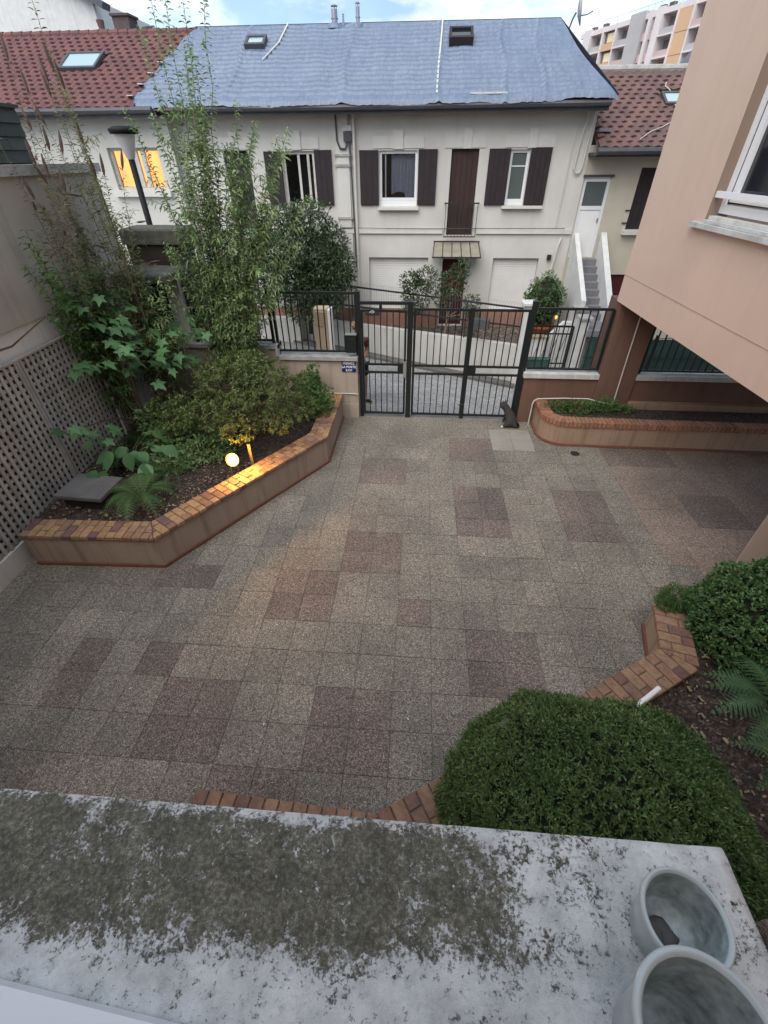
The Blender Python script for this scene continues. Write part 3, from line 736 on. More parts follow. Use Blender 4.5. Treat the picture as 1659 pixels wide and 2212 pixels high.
# front wall left of the gate, stepped
fw = thing('front_wall', (-3,GY,0), 'stepped beige garden wall under the fence beside the small gate', 'wall')
MB().box(-5.26,-2.72,GY-.09,GY+.09,-.4,1.42).build('high_wall', 'frontwall', fw)
MB().box(-2.718,-1.17,GY-.09,GY+.09,-.4,1.215).build('low_wall', 'frontwall', fw)
MB().box(-5.0,-2.70,GY-.15,GY+.15,1.422,1.49).build('coping', 'coping', fw)
MB().box(-2.70,-1.15,GY-.15,GY+.15,1.217,1.285).build('coping', 'coping', fw)
MB().box(-2.745,-2.700,GY-.16,GY+.16,1.287,1.50).build('coping_step', 'coping_white', fw)
MB().box(-4.62,-4.36,GY-.13,GY+.13,1.492,2.70).build('pillar', 'whitewall', fw)
MB().box(-1.60,-1.17,GY-.115,GY-.092,-.02,.30).build('plinth', 'frontwall', fw)
# utility shelter in the corner
us = thing('utility_shelter', (-4.9,8.3,0), 'dark masonry shelter with mossy flat concrete slab in the corner', 'shelter')
MB().box(-5.26,-4.63,8.36,GY-.10,1.3,2.62).build('wall', 'brownbrick', us)
MB().prism([(-5.50,8.05),(-4.30,8.05),(-4.28,8.95),(-5.50,8.95)], 2.66, 2.78, 0.02).build('roof_slab', 'moss', us)
for k in range(7): bx('louvre', 'dark', us, -5.05, -4.72, 8.33, 8.358, 2.0+k*.075, 2.045+k*.075)
MB().box(-5.40,-4.38,9.05,9.60,0.3,3.10).build('rear_block', 'brownbrick', us)
MB().prism([(-5.44,9.0),(-4.34,9.0),(-4.34,9.65),(-5.44,9.65)], 3.102, 3.34, 0.03).build('rear_slab', 'moss', us)

# ------------------------------------------------------------------ fences and gates
def fence(name, label, x0, x1, z0, z1, n, y=GY, group=None, r=0.013, midz=None, posts=(True, True), ptop=0.0, feet=0.0):
    t = thing(name, ((x0+x1)/2,y,z0), label, 'fence', group)
    seg('rail', 'blackmetal', t, (x0,y,z1), (x1,y,z1), .04, .04); seg('rail', 'blackmetal', t, (x0,y,z0), (x1,y,z0), .04, .035)
    for z in (midz or []): seg('rail', 'blackmetal', t, (x0,y,z), (x1,y,z), .035, .03)
    for k in range(n):
        x = x0+(x1-x0)*(k+1)/(n+1); seg('bar', 'blackmetal', t, (x,y,z0+.018), (x,y,z1-.02), r*1.6, r*1.6)
    for ok, x in zip(posts, (x0, x1)):
        if ok: seg('post', 'blackmetal', t, (x,y,z0-feet), (x,y,z1+ptop), .05, .05)
    return t
fence('railing', 'black railing on the higher step of the front wall behind the tall shrub', -4.32, -2.80, 1.545, 2.625, 11, feet=.05, ptop=.02)
f2 = fence('railing', 'black railing on the lower front wall between the tall shrub and the small gate', -2.72, -1.16, 1.355, 2.405, 12, feet=.07, ptop=.03)
mbx = thing('letter_box', (-1.27,GY-.1,1.4), 'black letter box fixed to the railing by the small gate', 'letter box')
MB().box(-1.37,-1.165,GY-.13,GY-.028,1.37,1.70).build('body', 'blackmetal', mbx)
MB().box(-1.375,-1.16,GY-.14,GY-.025,1.702,1.715).build('lid', 'greymetal', mbx)
MB().box(-1.34,-1.19,GY-.136,GY-.131,1.62,1.645).build('slot', 'dark', mbx)

# gate posts
def post(name, label, x, z1, wd=.085, y=GY, z0=0.0):
    t = thing(name, (x,y,z0), label, 'post', 'gate posts'); seg('shaft', 'blackmetal', t, (x,y,z0), (x,y,z1), wd, wd)
    MB().prism([(x-wd/2-.004,y-wd/2-.004),(x+wd/2+.004,y-wd/2-.004),(x+wd/2+.004,y+wd/2+.004),(x-wd/2-.004,y+wd/2+.004)], z1+.001, z1+.014, .004).build('cap', 'blackmetal', t); return t
post('gate_post', 'black steel gate post next to the blue enamel sign', -1.115, 2.43, .07)
post('gate_post', 'thick black steel post between the small gate and the double gate', -0.15, 2.27, .10)
post('gate_post', 'black steel gate post beside the cat', 2.07, 2.30, .085)
# pedestrian gate
pg = thing('small_gate', (-0.62,GY,0), 'narrow black barred pedestrian gate with closer and lock plate', 'gate')
seg('lintel', 'blackmetal', pg, (-1.08,GY,2.245), (-0.201,GY,2.245), .06, .05)
seg('lintel_bracket', 'blackmetal', pg, (-0.70,GY,2.14), (-0.70,GY,2.218), .05, .05)
a, b = -1.055, -0.235
for x in (a, b): seg('stile', 'blackmetal', pg, (x,GY,.06), (x,GY,2.13), .04, .04)
for z in (.075, .955, 1.115, 2.11): seg('rail', 'blackmetal', pg, (a+.021,GY,z), (b-.021,GY,z), .035, .04)
for k in range(6):
    x = a+(b-a)*(k+1)/7
    for z0, z1 in ((.096,.934),(1.136,2.089)): seg('bar', 'blackmetal', pg, (x,GY,z0), (x,GY,z1), .018, .018)
MB().box(-.375,-.257,GY-.022,GY+.022,.957+.02,1.095).build('lock_box', 'blackmetal', pg)
MB().box(-.262,-.200,GY-.075,GY-.056,.88,1.20).build('lock_plate', 'greymetal', pg)
MB().box(-.98,-.72,GY-.075,GY-.024,2.045,2.10).build('closer', 'iron', pg)
MB().tube([(-.90,GY-.09,2.10),(-.87,GY-.10,2.125),(-.84,GY-.10,2.135),(-.81,GY-.09,2.11),(-.84,GY-.085,2.09),(-.88,GY-.085,2.10)], .007, 6).build('closer_arm', 'palepipe', pg)
# double gate: two leaves
def leaf(x0, x1, n, label, extra):
    t = thing('double_gate_leaf', ((x0+x1)/2,GY,0), label, 'gate', 'leaves of the double gate')
    for x in (x0, x1): seg('stile', 'blackmetal', t, (x,GY,.05), (x,GY,2.165), .045, .045)
    for z in (.075, .945, 1.105, 2.145): seg('rail', 'blackmetal', t, (x0+.023,GY,z), (x1-.023,GY,z), .035, .04)
    for k in range(n):
        x = x0+(x1-x0)*(k+1)/(n+1)
        for z0, z1 in ((.096,.924),(1.126,2.124)): seg('bar', 'blackmetal', t, (x,GY,z0), (x,GY,z1), .018, .018)
    return t
l1 = leaf(-0.065, 0.945, 7, 'black barred gate leaf next to the thick middle post', 0)
l2 = leaf(0.995, 2.005, 7, 'black barred gate leaf with the lock box, beside the cat', 1)
seg('meeting_post', 'blackmetal', l2, (0.971,GY-.038,.02), (0.971,GY-.038,2.19), .075, .03)
MB().box(1.02,1.16,GY-.03,GY+.03,.967,1.083).build('lock_box', 'blackmetal', l2)
MB().tube([(0.88,GY-.085,.33),(0.97,GY-.075,.335),(1.0,GY-.062,.34)], .011, 6).build('drop_bolt', 'iron', l2)
# sign
sg = thing('enamel_sign', (-1.33,GY-.11,1.09), 'small blue enamel sign with white lettering on the front wall', 'sign')
MB().prism([(0,0),(1,0),(1,1),(0,1)],0,1)
MB().box(-1.475,-1.195,GY-.106,GY-.094,.985,1.195).build('plate', 'blue', sg)
for txt, zz, sz in (('FERMEZ', 1.135, .066), ('LA PORTE', 1.066, .062), ('S.V.P', .998, .062)):
    cu = bpy.data.curves.new('lettering', 'FONT'); cu.body = txt; cu.size = sz; cu.align_x = 'CENTER'; cu.offset = 0.0018; cu.extrude = 0.0012
    to = bpy.data.objects.new('lettering_source', cu); COL.objects.link(to); bpy.context.view_layer.update()
    me = bpy.data.meshes.new_from_object(to.evaluated_get(bpy.context.evaluated_depsgraph_get())); bpy.data.objects.remove(to)
    me.materials.clear(); me.materials.append(MT['whiteenamel'])
    link('lettering', me, sg, Matrix.Translation((-1.335, GY-.1085, zz)) @ Matrix.Rotation(R_(90), 4, 'X'))
# pipe on the wall under the sign
tag(MB().tube([(-2.0,GY-.11,.535),(-1.6,GY-.11,.53),(-1.22,GY-.11,.53),(-1.17,GY-.12,.515)], .012, 6).build('wall_pipe', 'palepipe'), 'thin pale pipe along the front wall below the blue sign', 'pipe')

# brown wall right of the gate, pillar, railings
bw = thing('brown_wall', (4,GY,0), 'reddish brown rendered low wall with pale coping right of the gate', 'wall')
MB().box(2.115,3.50,GY-.10,GY+.10,-.9,.955).build('wall', 'peach_dark', bw)
MB().box(4.19,9.5,GY-.10,GY+.10,-.9,.955).build('wall', 'peach_dark', bw)
MB().box(3.502,4.188,GY-.13,GY+.42,-.9,2.325).build('pillar', 'peach_dark', bw)
MB().box(2.08,3.498,GY-.15,GY+.14,.957,1.045).build('coping', 'coping_white', bw)
MB().box(4.192,9.5,GY-.15,GY+.14,.957,1.045).build('coping', 'coping_white', bw)
fence('railing', 'black railing on the brown wall between the cat and the brown pillar', 2.14, 3.46, 1.10, 2.185, 9, posts=(False, True), feet=0.0)
fr = fence('railing', 'black railing on the brown wall to the right of the brown pillar', 4.26, 7.2, 1.10, 2.20, 21, feet=.06)
for x, z in ((3.46,1.18),(3.46,1.98)): pass
tag(MB().tube([(3.92,GY-.145,.36),(3.90,GY-.145,1.2),(3.88,GY-.145,2.30)], .012, 6).build('wall_pipe', 'palepipe'), 'thin pale vertical pipe on the brown pillar', 'pipe')
tag(MB().tube([(2.33,GY-.24,.0),(2.33,GY-.24,.47),(2.35,GY-.235,.535),(2.42,GY-.20,.56),(2.9,GY-.17,.57),(3.4,GY-.15,.565),(3.92,GY-.15,.44)], .012, 6).build('wall_pipe', 'palepipe'), 'pale bent pipe rising beside the rounded planter', 'pipe')
wb = thing('window_box', (2.45,GY+.17,1.05), 'dark green trough planter on the wall coping beside the gate post', 'window box')
m = MB(); m.prism([(2.16,GY+.15),(2.60,GY+.15),(2.60,GY+.30),(2.16,GY+.30)], 1.05, 1.20); m.build('trough', 'greenmesh', wb)
MB().box(2.15,2.61,GY+.145,GY+.305,1.201,1.215).build('rim', 'greenmesh', wb)

# ------------------------------------------------------------------ overhanging peach building on the right
ob = thing('overhanging_building', (3.6,6,2.33), 'peach rendered upper storey overhanging the courtyard, with a white window', 'building')
FA, FB = Vector((3.46, 8.67)), Vector((3.66, 4.2)); fd = (FB-FA).normalized(); fn = Vector((-fd.y, fd.x))   # fn points into the building
fn = Vector((fd.y, -fd.x)) if fn.x < 0 else fn
Z0, Z1 = 2.33, 9.0
def fp(s, dpt, z): q = FA + fd*s + fn*dpt; return (q.x, q.y, z)
WS0, WS1, WZ0, WZ1 = 1.74, 4.4, 3.66, 5.75        # window opening: along the wall from the corner, heights
m = MB(); L = 9.6
ss = [0, WS0, WS1, L]; zs = [Z0, WZ0, WZ1, Z1]
for i in range(3):
    for j in range(3):
        if i == 1 and j == 1: continue
        m.add([fp(ss[i],0,zs[j]), fp(ss[i+1],0,zs[j]), fp(ss[i+1],0,zs[j+1]), fp(ss[i],0,zs[j+1])], [(0,1,2,3)])
# end face, far side, soffit, top
m.add([fp(0,0,Z0), fp(0,7,Z0), fp(0,7,Z1), fp(0,0,Z1)], [(0,1,2,3)])
m.add([fp(0,0,Z1), fp(L,0,Z1), fp(L,7,Z1), fp(0,7,Z1)], [(0,1,2,3)])
m.build('wall', 'peach', ob)
m = MB(); m.add([fp(0,0.0,Z0), fp(L,0.0,Z0), fp(L,7,Z0), fp(0,7,Z0)], [(0,1,2,3)]); m.build('soffit', 'peach', ob)
sbox_ = None
DP = 0.26
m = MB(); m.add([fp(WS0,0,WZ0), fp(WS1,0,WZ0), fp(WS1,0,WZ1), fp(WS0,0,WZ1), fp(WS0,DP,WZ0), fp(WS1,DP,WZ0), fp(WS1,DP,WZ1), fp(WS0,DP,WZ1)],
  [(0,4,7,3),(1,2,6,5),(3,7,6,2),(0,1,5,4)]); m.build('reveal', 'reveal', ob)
win = MB()
def sbox(mb, s0, s1, d0, d1, z0, z1):
    v = [fp(s,d,z) for z in (z0,z1) for s, d in ((s0,d0),(s1,d0),(s1,d1),(s0,d1))]
    return mb.add(v, [(3,2,1,0),(4,5,6,7),(0,1,5,4),(1,2,6,5),(2,3,7,6),(3,0,4,7)])
wf = sbox(sbox(sbox(MB(), WS0+.002, WS0+.075, .13,.22, WZ0+.10,WZ1), WS0+.077, WS1, .13,.22, WZ0+.10, WZ0+.19), WS0+.077, WS1, .13,.22, WZ1-.08, WZ1).build('window', 'pvc', ob)
sbox(sbox(MB(), WS0+.11, WS0+.20, .145,.205, WZ0+.22, WZ1-.09), WS0+.202, WS1, .145,.205, WZ0+.22, WZ0+.31).build('sash', 'pvc', wf)
sbox(MB(), WS0+.08, WS1, .182,.188, WZ0+.20, WZ1-.08).build('pane', 'glassdark', wf)
sbox(MB(), WS0+.076, WS0+.108, .155,.20, WZ0+.20, WZ1-.09).build('gasket', 'dark', wf)
sbox(sbox(MB(), WS0-.20, WS1, -.075,.10, WZ0-.055, WZ0-.002), WS0+.01, WS1, -.03,.125, WZ0+.002, WZ0+.035).build('sill', 'coping_white', ob)
sbox(MB(), WS0+.012, WS1, .03,.125, WZ0+.037, WZ0+.075).build('sill_tile', 'wood_white', ob)
sbox(MB(), WS0-.005, WS1, .02,.06, WZ0+.26, WZ0+.325).build('guard_rail', 'pvc', ob)
# column under the building and a glazed door strip at the frame edge
col = thing('concrete_column', (4.35,4.55,0), 'peach rendered column under the overhanging building behind the clipped bush', 'column')
MB().prism([(4.02,4.17),(4.38,4.15),(4.85,4.62),(4.47,4.66)], 0, 2.328).build('shaft', 'peach', col)
gd = thing('glazed_door', (4.9,4.2,0), 'white framed dark glazed door beside the column under the overhang', 'door')
MB().box(4.402,4.455,4.16,4.22,0,2.2).build('frame', 'pvc', gd)
MB().box(4.457,5.6,4.185,4.195,0,2.2).build('pane', 'glassdark', gd)

# render joint and drip marks on the peach wall
MT['jointline'] = M('render_joint', (0.40, 0.28, 0.215), 0.9, 0.1, 5, 90, 0.2)
sbox(MB(), 0.02, L, -.004, .004, 2.742, 2.750).build('render_joint', 'jointline', ob)

# ------------------------------------------------------------------ houses across the street
D = 14.0
def window(parent, x0, x1, z0, z1, y, mat='pvc', mull=None, fr=0.06, glass='glass', bottom=0.0):
    f = MB(); f.box(x0+.001,x0+fr,y,y+.06,z0+bottom,z1); f.box(x1-fr,x1-.001,y,y+.06,z0+bottom,z1); f.box(x0+fr,x1-fr,y,y+.06,z1-fr,z1-.001); f.box(x0+fr,x1-fr,y,y+.06,z0+bottom,z0+fr+bottom)
    if bottom: f.box(x0+.001,x1-.001,y-.005,y+.065,z0+.001,z0+bottom-.002)
    wn = f.build('window', mat, parent)
    for mu in (mull or []):
        MB().box(mu-.03,mu+.03,y+.005,y+.055,z0+fr+bottom+.001,z1-fr-.001).build('mullion', mat, wn)
    MB().box(x0+fr+.002,x1-fr-.002,y+.028,y+.034,z0+fr+bottom+.002,z1-fr-.002).build('pane', glass, wn)
    return wn
def shutter(parent, x0, x1, z0, z1, y=D):
    m = MB().box(x0,x1,y-.05,y-.012,z0,z1); s_ = m.build('shutter', 'shutter', parent)
    k = 0; n = max(3, int((x1-x0)/.12))
    for i in range(n):
        a = x0+(x1-x0)*i/n; bx('board', 'shutter', s_, a+.004, x0+(x1-x0)*(i+1)/n-.004, y-.060, y-.0505, z0+.01, z1-.01)
    return s_
def lintel(parent, x0, x1, kx0, kx1, ztop=4.70, zk=4.81):
    MB().box(x0,kx0-.002,D-.022,D-.001,4.47,ztop).build('lintel', 'trim', parent); MB().box(kx1+.002,x1,D-.022,D-.001,4.47,ztop).build('lintel', 'trim', parent)
    MB().box(kx0,kx1,D-.045,D-.001,4.455,zk).build('keystone', 'trim', parent)
def sill(parent, x0, x1, z, y=D, h=.06, mat='trim'): MB().box(x0,x1,y-.12,y-.001,z-h,z).build('sill', mat, parent)
def roller(parent, x0, x1, z0, z1, y):
    n = int((z1-z0)/.055)
    rs = MB().box(x0,x1,y+.012,y+.03,z0,z1).build('roller_shutter', 'roller', parent)
    for i in range(n):
        a = z0+(z1-z0)*i/n; bx('slat', 'roller', rs, x0+.004, x1-.004, y, y+.0115, a+.003, z0+(z1-z0)*(i+1)/n-.003)

# centre house
ch = thing('row_house', (-1,D,0.3), 'cream two storey row house with dark shutters under the blue tarpaulin roof', 'house')
holes = [(-1.13,-0.18,3.30,4.43),(0.64,1.31,2.66,4.45),(2.07,2.53,3.33,4.43),(-3.57,-2.76,3.30,4.43),(-5.07,-4.42,2.66,4.45),
         (-1.44,0.20,0.80,2.13),(0.60,1.25,0.36,2.10),(1.97,3.20,0.80,2.13),(-3.60,-2.60,0.36,2.10)]
m = wall_openings(MB(), -6.25, 3.92, -1.2, 5.32, D, .20, holes)
m.add([(3.92,D,-1.2),(3.92,19,-1.2),(3.92,19,5.32),(3.92,D,5.32)], [(0,1,2,3)])
m.build('wall', 'cream', ch)
MB().box(-6.2,3.9,D+.9,D+1.0,0,5.2).build('inner_wall', 'interior', ch)
w1 = window(ch, -1.13, -0.18, 3.30, 4.43, D+.06, bottom=.12)
MB().box(-.995,-.965,D+.10,D+.13,3.49,4.36).build('mullion', 'pvc', w1)
cu = MB(); n = 14
for i in range(n):
    xa, xb = -.84+i*.043, -.84+(i+1)*.043; ya, yb = D+.22+.02*(i%2), D+.22+.02*((i+1)%2)
    cu.add([(xa,ya,3.42),(xb,yb,3.42),(xb,yb,4.38),(xa,ya,4.38)], [(0,1,2,3)])
cu.build('curtain', 'curtain', w1)
MB().ell((-.66,D+.19,3.50),(.20,.05,.09),12,8,.15).build('cushion', 'blackcloth', w1)
shutter(ch, -1.62, -1.15, 3.33, 4.44); shutter(ch, -0.16, 0.30, 3.33, 4.45); sill(ch, -1.17, -0.12, 3.285)
lintel(ch, -1.28, -0.03, -.78, -.54)
bd = MB().box(.642,1.308,D+.10,D+.13,2.661,4.449).build('balcony_door', 'brown_door', ch)
for i in range(5): bx('board', 'brown_door', bd, .65+i*.131, .65+i*.131+.124, D+.085, D+.0995, 2.67, 4.44)
lintel(ch, .47, 1.46, .90, 1.10, 4.72, 4.84)
rail = MB().box(.56,1.40,D-.17,D-.14,3.36,3.39).build('balcony_railing', 'iron', ch); bx('bottom_rail', 'iron', rail, .56,1.40,D-.17,D-.14,2.63,2.655)
for k in range(10): bx('baluster', 'iron', rail, .575+k*.09, .587+k*.09, D-.162, D-.148, 2.656, 3.359)
for x in (.545, 1.405): bx('baluster', 'iron', rail, x, x+.02, D-.17, D-.001, 3.362, 3.385)
w2 = window(ch, 2.07, 2.53, 3.33, 4.43, D+.06, glass='glassgreen', bottom=.06)
MB().box(2.13,2.47,D+.075,D+.10,4.10,4.125).build('bar', 'pvc', w2)
shutter(ch, 1.55, 2.06, 3.33, 4.45); shutter(ch, 2.54, 3.03, 3.33, 4.46); sill(ch, 2.00, 3.02, 3.315)
lintel(ch, 1.92, 3.06, 2.44, 2.64, 4.70, 4.82)
w3 = window(ch, -3.57, -2.76, 3.30, 4.43, D+.06, mat='wood_white', mull=[-3.17, -2.93])
shutter(ch, -4.02, -3.59, 3.33, 4.43); shutter(ch, -2.75, -2.32, 3.33, 4.45); sill(ch, -3.62, -2.72, 3.285)
lintel(ch, -3.74, -2.62, -3.28, -3.06)
bd2 = MB().box(-5.068,-4.422,D+.10,D+.13,2.661,4.449).build('balcony_door', 'shutter', ch)
for i in range(5): bx('board', 'shutter', bd2, -5.06+i*.127, -5.06+i*.127+.12, D+.085, D+.0995, 2.67, 4.44)
lintel(ch, -5.2, -4.3, -4.84, -4.64)
roller(ch, -1.438, .198, .801, 2.128, D+.12); roller(ch, 1.972, 3.198, .801, 2.128, D+.12)
dd = MB().box(.602,1.248,D+.12,D+.15,.361,2.098).build('door', 'darkred', ch)
for zz in ((.45,1.0),(1.08,1.98)): MB().box(.68,1.17,D+.105,D+.1195,*zz).build('door_panel', 'darkred', dd)
dd = MB().box(-3.598,-2.602,D+.12,D+.15,.361,2.098).build('door', 'brown_door', ch)
for i in range(7): bx('board', 'brown_door', dd, -3.59+i*.14, -3.59+i*.14+.132, D+.105, D+.1195, .37, 2.09)
for a, b in ((-6.2,-3.63),(-2.57,.57),(1.28,3.90)): MB().box(a,b,D-.03,D-.001,.2,.815).build('plinth', 'pinkplinth', ch)
MB().box(-6.2,.535,D-.05,D-.001,2.70,2.80).build('string_course', 'trim', ch); MB().box(1.43,3.9,D-.05,D-.001,2.70,2.80).build('string_course', 'trim', ch)
MB().box(-2.21,-1.86,D-.06,D-.001,.82,2.69).build('pilaster', 'trim', ch); MB().box(-2.19,-1.88,D-.05,D-.001,2.81,5.1).build('pilaster', 'trim', ch)
for zz in (3.02, 4.12, 4.32): MB().box(-2.23,-1.84,D-.075,D-.001,zz,zz+.05).build('pilaster_band', 'coping', ch)
MB().tube([(-2.16,D-.09,5.14),(-2.15,D-.09,4.62),(-2.08,D-.09,4.47),(-1.95,D-.09,4.47),(-1.90,D-.09,4.60)], .022, 6).build('cable', 'pipe', ch)
MB().tube([(-1.86,D-.10,4.66),(-1.83,D-.10,4.4),(-1.80,D-.09,2.9),(-1.79,D-.09,1.9)], .022, 6).build('cable', 'pipe', ch)
MB().tube([(-1.74,D-.075,5.2),(-1.735,D-.075,3.0),(-1.73,D-.075,.4)], .035, 8).build('downpipe', 'palepipe', ch)
MB().box(-1.98,-1.80,D-.14,D-.062,4.60,4.78).build('junction_box', 'pipe', ch); MB().box(-2.0,-1.78,D-.10,D-.062,4.80,4.90).build('junction_box', 'trim', ch)
MB().tube([(3.70,D-.06,5.2),(3.62,D-.06,4.3),(3.62,D-.06,4.05),(3.68,D-.06,3.97),(3.76,D-.06,3.98),(3.80,D-.06,4.1),(3.84,D-.06,5.15)], .022, 6).build('cable', 'palepipe', ch)
MB().tube([(3.50,D-.05,5.15),(3.46,D-.05,2.85)], .012, 5).build('cable', 'palepipe', ch)
MB().tube([(-2.2,D-.06,2.835),(-1.0,D-.06,2.82),(.3,D-.06,2.815),(1.6,D-.06,2.825),(3.7,D-.06,2.83)], .009, 5).build('cable', 'pipe', ch)
MB().tube([(3.66,D-.06,2.62),(3.60,D-.09,2.4),(3.55,D-.09,1.8)], .03, 8).build('downpipe', 'palepipe', ch); MB().box(3.40,3.50,D-.08,D-.001,2.10,2.22).build('vent', 'dark', ch)
# canopy over the door
cn_ = thing('door_canopy', (.95,D-.3,2.4), 'small glazed canopy with metal ribs over the red door', 'canopy')
for k in range(5):
    a, b = .34+k*.236, .34+(k+1)*.236
    a2, b2 = .31+k*.248, .31+(k+1)*.248
    MB().add([(a2+.01,D-.62,2.245),(b2-.01,D-.62,2.245),(b-.01,D-.02,2.49),(a+.01,D-.02,2.49),(a2+.01,D-.62,2.255),(b2-.01,D-.62,2.255),(b-.01,D-.02,2.50),(a+.01,D-.02,2.50)],
             [(3,2,1,0),(4,5,6,7),(0,1,5,4),(1,2,6,5),(2,3,7,6),(3,0,4,7)]).build('pane', 'slabgrey' if k else 'slabgrey', cn_)
MT['canopypane'] = M('dusty_canopy_glass', (0.26, 0.24, 0.19), 0.5, 0.2, 5, 50, 0.1)
for o in cn_.children: o.data.materials[0] = MT['canopypane']
for k in range(6): seg('rib', 'iron', cn_, (.34+k*.236,D-.02,2.50), (.31+k*.248,D-.625,2.25), .018, .03)
seg('front_bar', 'iron', cn_, (.29,D-.632,2.235), (1.57,D-.632,2.235), .02, .03); seg('back_bar', 'iron', cn_, (.32,D-.012,2.515), (1.55,D-.012,2.515), .02, .03)
for x in (.33, 1.52): seg('bracket', 'iron', cn_, (x,D-.02,2.15), (x,D-.6,2.225), .018, .02)

# roof of the centre house under its tarpaulin
EY, EZ, RY, RZ = 13.50, 5.30, 16.5, 6.93
def rz(y): return EZ + (RZ-EZ)*(y-EY)/(RY-EY)
m = MB(); m.add([(-6.2,EY+.02,EZ-.06),(4.0,EY+.02,EZ-.06),(3.2,RY,RZ-.05),(-6.2,RY,RZ-.05)], [(0,1,2,3)])
m.add([(4.0,EY+.02,EZ-.06),(4.0,19.6,EZ-.06),(3.2,RY,RZ-.05)], [(0,1,2)]); m.add([(-6.2,RY,RZ-.05),(3.2,RY,RZ-.05),(4.0,19.6,EZ-.06),(-6.2,19.6,EZ-.06)], [(0,1,2,3)])
m.add([(-6.2,EY+.02,EZ-.10),(4.0,EY+.02,EZ-.10),(4.0,D,EZ-.10),(-6.2,D,EZ-.10)], [(0,1,2,3)])
rf = m.build('roof', 'rooftile_red', ch)
MB().tube([(-6.2,EY-.03,EZ-.10),(-4,EY-.03,EZ-.105),(-2.0,EY-.03,EZ-.11),(1,EY-.03,EZ-.10),(4.0,EY-.03,EZ-.09)], .062, 8).build('gutter', 'gutter', ch)
MB().box(-6.2,4.0,EY+.03,EY+.06,EZ-.22,EZ-.11).build('fascia', 'gutter', ch)
for k in range(6): bx('loose_tile', 'rooftile_brown', rf, -5.2+k*1.6, -4.3+k*1.6, EY+.00, EY+.10, EZ-.05, EZ-.02)
# tarpaulin: draped sheet that shows the tile courses
nu, nv = 320, 272
U = np.linspace(0, 1, nu+1); Vv = np.linspace(0, 1, nv+1); UU, VV = np.meshgrid(U, Vv)
xl = -6.95 + 0.85*VV + 0.03*np.sin(VV*21)*np.exp(-9*UU); xr = 4.13 - 0.92*VV
XX = xl + (xr-xl)*UU; YY = EY-.05 + (RY-EY+.05)*VV; ZZ = EZ + (RZ-EZ)*(YY-EY)/(RY-EY) + 0.035
rows = 17; ph = (VV*rows) % 1.0
def sn(x, y, s): 
    rs = np.random.default_rng(s); out = np.zeros_like(x)
    for k in range(7):
        a = rs.uniform(0.6, 5.0); an = rs.uniform(0, 6.28); p_ = rs.uniform(0, 6.28); out += np.sin(a*(x*np.cos(an)+y*np.sin(an))*1.6+p_)/(0.7+a*.5)
    return out/3
prof = np.where(ph < .16, ph/.16, 1-(ph-.16)/.84)
amp = 0.052*(0.8+0.4*sn(XX, YY, 3)); amp = np.clip(amp, .02, .075)
DD = amp*prof + 0.014*sn(XX*2.4, YY*1.2, 5) + 0.007*sn(XX*7, YY*4, 6) + 0.005*np.sin(XX*34)*np.where(ph < .5, 1, .3)
for xc, wd in ((-1.95,.06), (0.25,.05), (-4.6,.05), (2.6,.04), (1.75, .05)):
    wob = xc + 0.05*np.sin(YY*3+xc); DD += 0.03*np.exp(-((XX-wob)/wd)**2)
edge = np.exp(-VV*22); DD += edge*(0.014*np.sin(XX*2.2)+0.010*np.sin(XX*6.1+1)); YY = YY - edge*(0.05+0.012*np.sin(XX*3.7))
re = np.exp(-(1-UU)*26); DD += re*0.02*np.sin(VV*30+UU*8); XX = XX + re*0.012*np.sin(VV*9)-0.10*np.sin(VV*math.pi)*UU**6
DD += np.exp(-((UU-1)**2+(VV)**2)*60)*0.07
ef = (1-np.exp(-(1-UU)*55))*(1-np.exp(-UU*55))*(1-np.exp(-(1-VV)*60)); DD = DD*ef
ZZ = ZZ + DD - np.exp(-VV*40)*0.085
Vt = np.stack([XX, YY, ZZ], -1).reshape(-1, 3); idx = np.arange((nu+1)*(nv+1)).reshape(nv+1, nu+1)
Ft = np.stack([idx[:-1,:-1], idx[:-1,1:], idx[1:,1:], idx[1:,:-1]], -1).reshape(-1, 4)
tp = thing('roof_tarpaulin', (-1,15,6.0), 'wrinkled pale blue tarpaulin stretched over the row house roof', 'tarpaulin')
link('sheet', npmesh('sheet', Vt, Ft, 'tarp', True), tp)
# part that folds over ridge and hip
m = MB(); m.add([(-6.1,RY,RZ+.045),(3.21,RY,RZ+.045),(3.3,RY+.5,RZ-.22),(-6.1,RY+.5,RZ-.22)], [(0,1,2,3)])
m.add([(4.13,EY-.05,EZ+.04),(4.13,17.5,EZ+.04),(3.21,RY,RZ+.045)], [(0,1,2)]); m.build('fold', 'tarp', tp)
def batten(pts, wd=.035, mat='palepipe'):
    m = MB()
    for a, b in zip(pts[:-1], pts[1:]): m.beam((a[0],a[1],rz(a[1])+.085), (b[0],b[1],rz(b[1])+.085), wd, .02)
    return m.build('batten', mat, tp)
batten([(-3.62,16.45),(-3.72,15.6),(-4.0,14.9)]); batten([(.30,16.45),(.27,15.6),(.22,14.5),(.20,13.55)])
for k in range(5):
    y = 13.6+k*.42; x = -6.9+.28*(y-13.5); MB().cbox((x,y,rz(y)+.09), (.12,.22,.012), .3).build('patch', 'tubewhite', tp)
seg('loose_lath', 'wood_white', tp, (.95,13.56,EZ+.10), (1.75,13.56,EZ+.10), .03, .03)
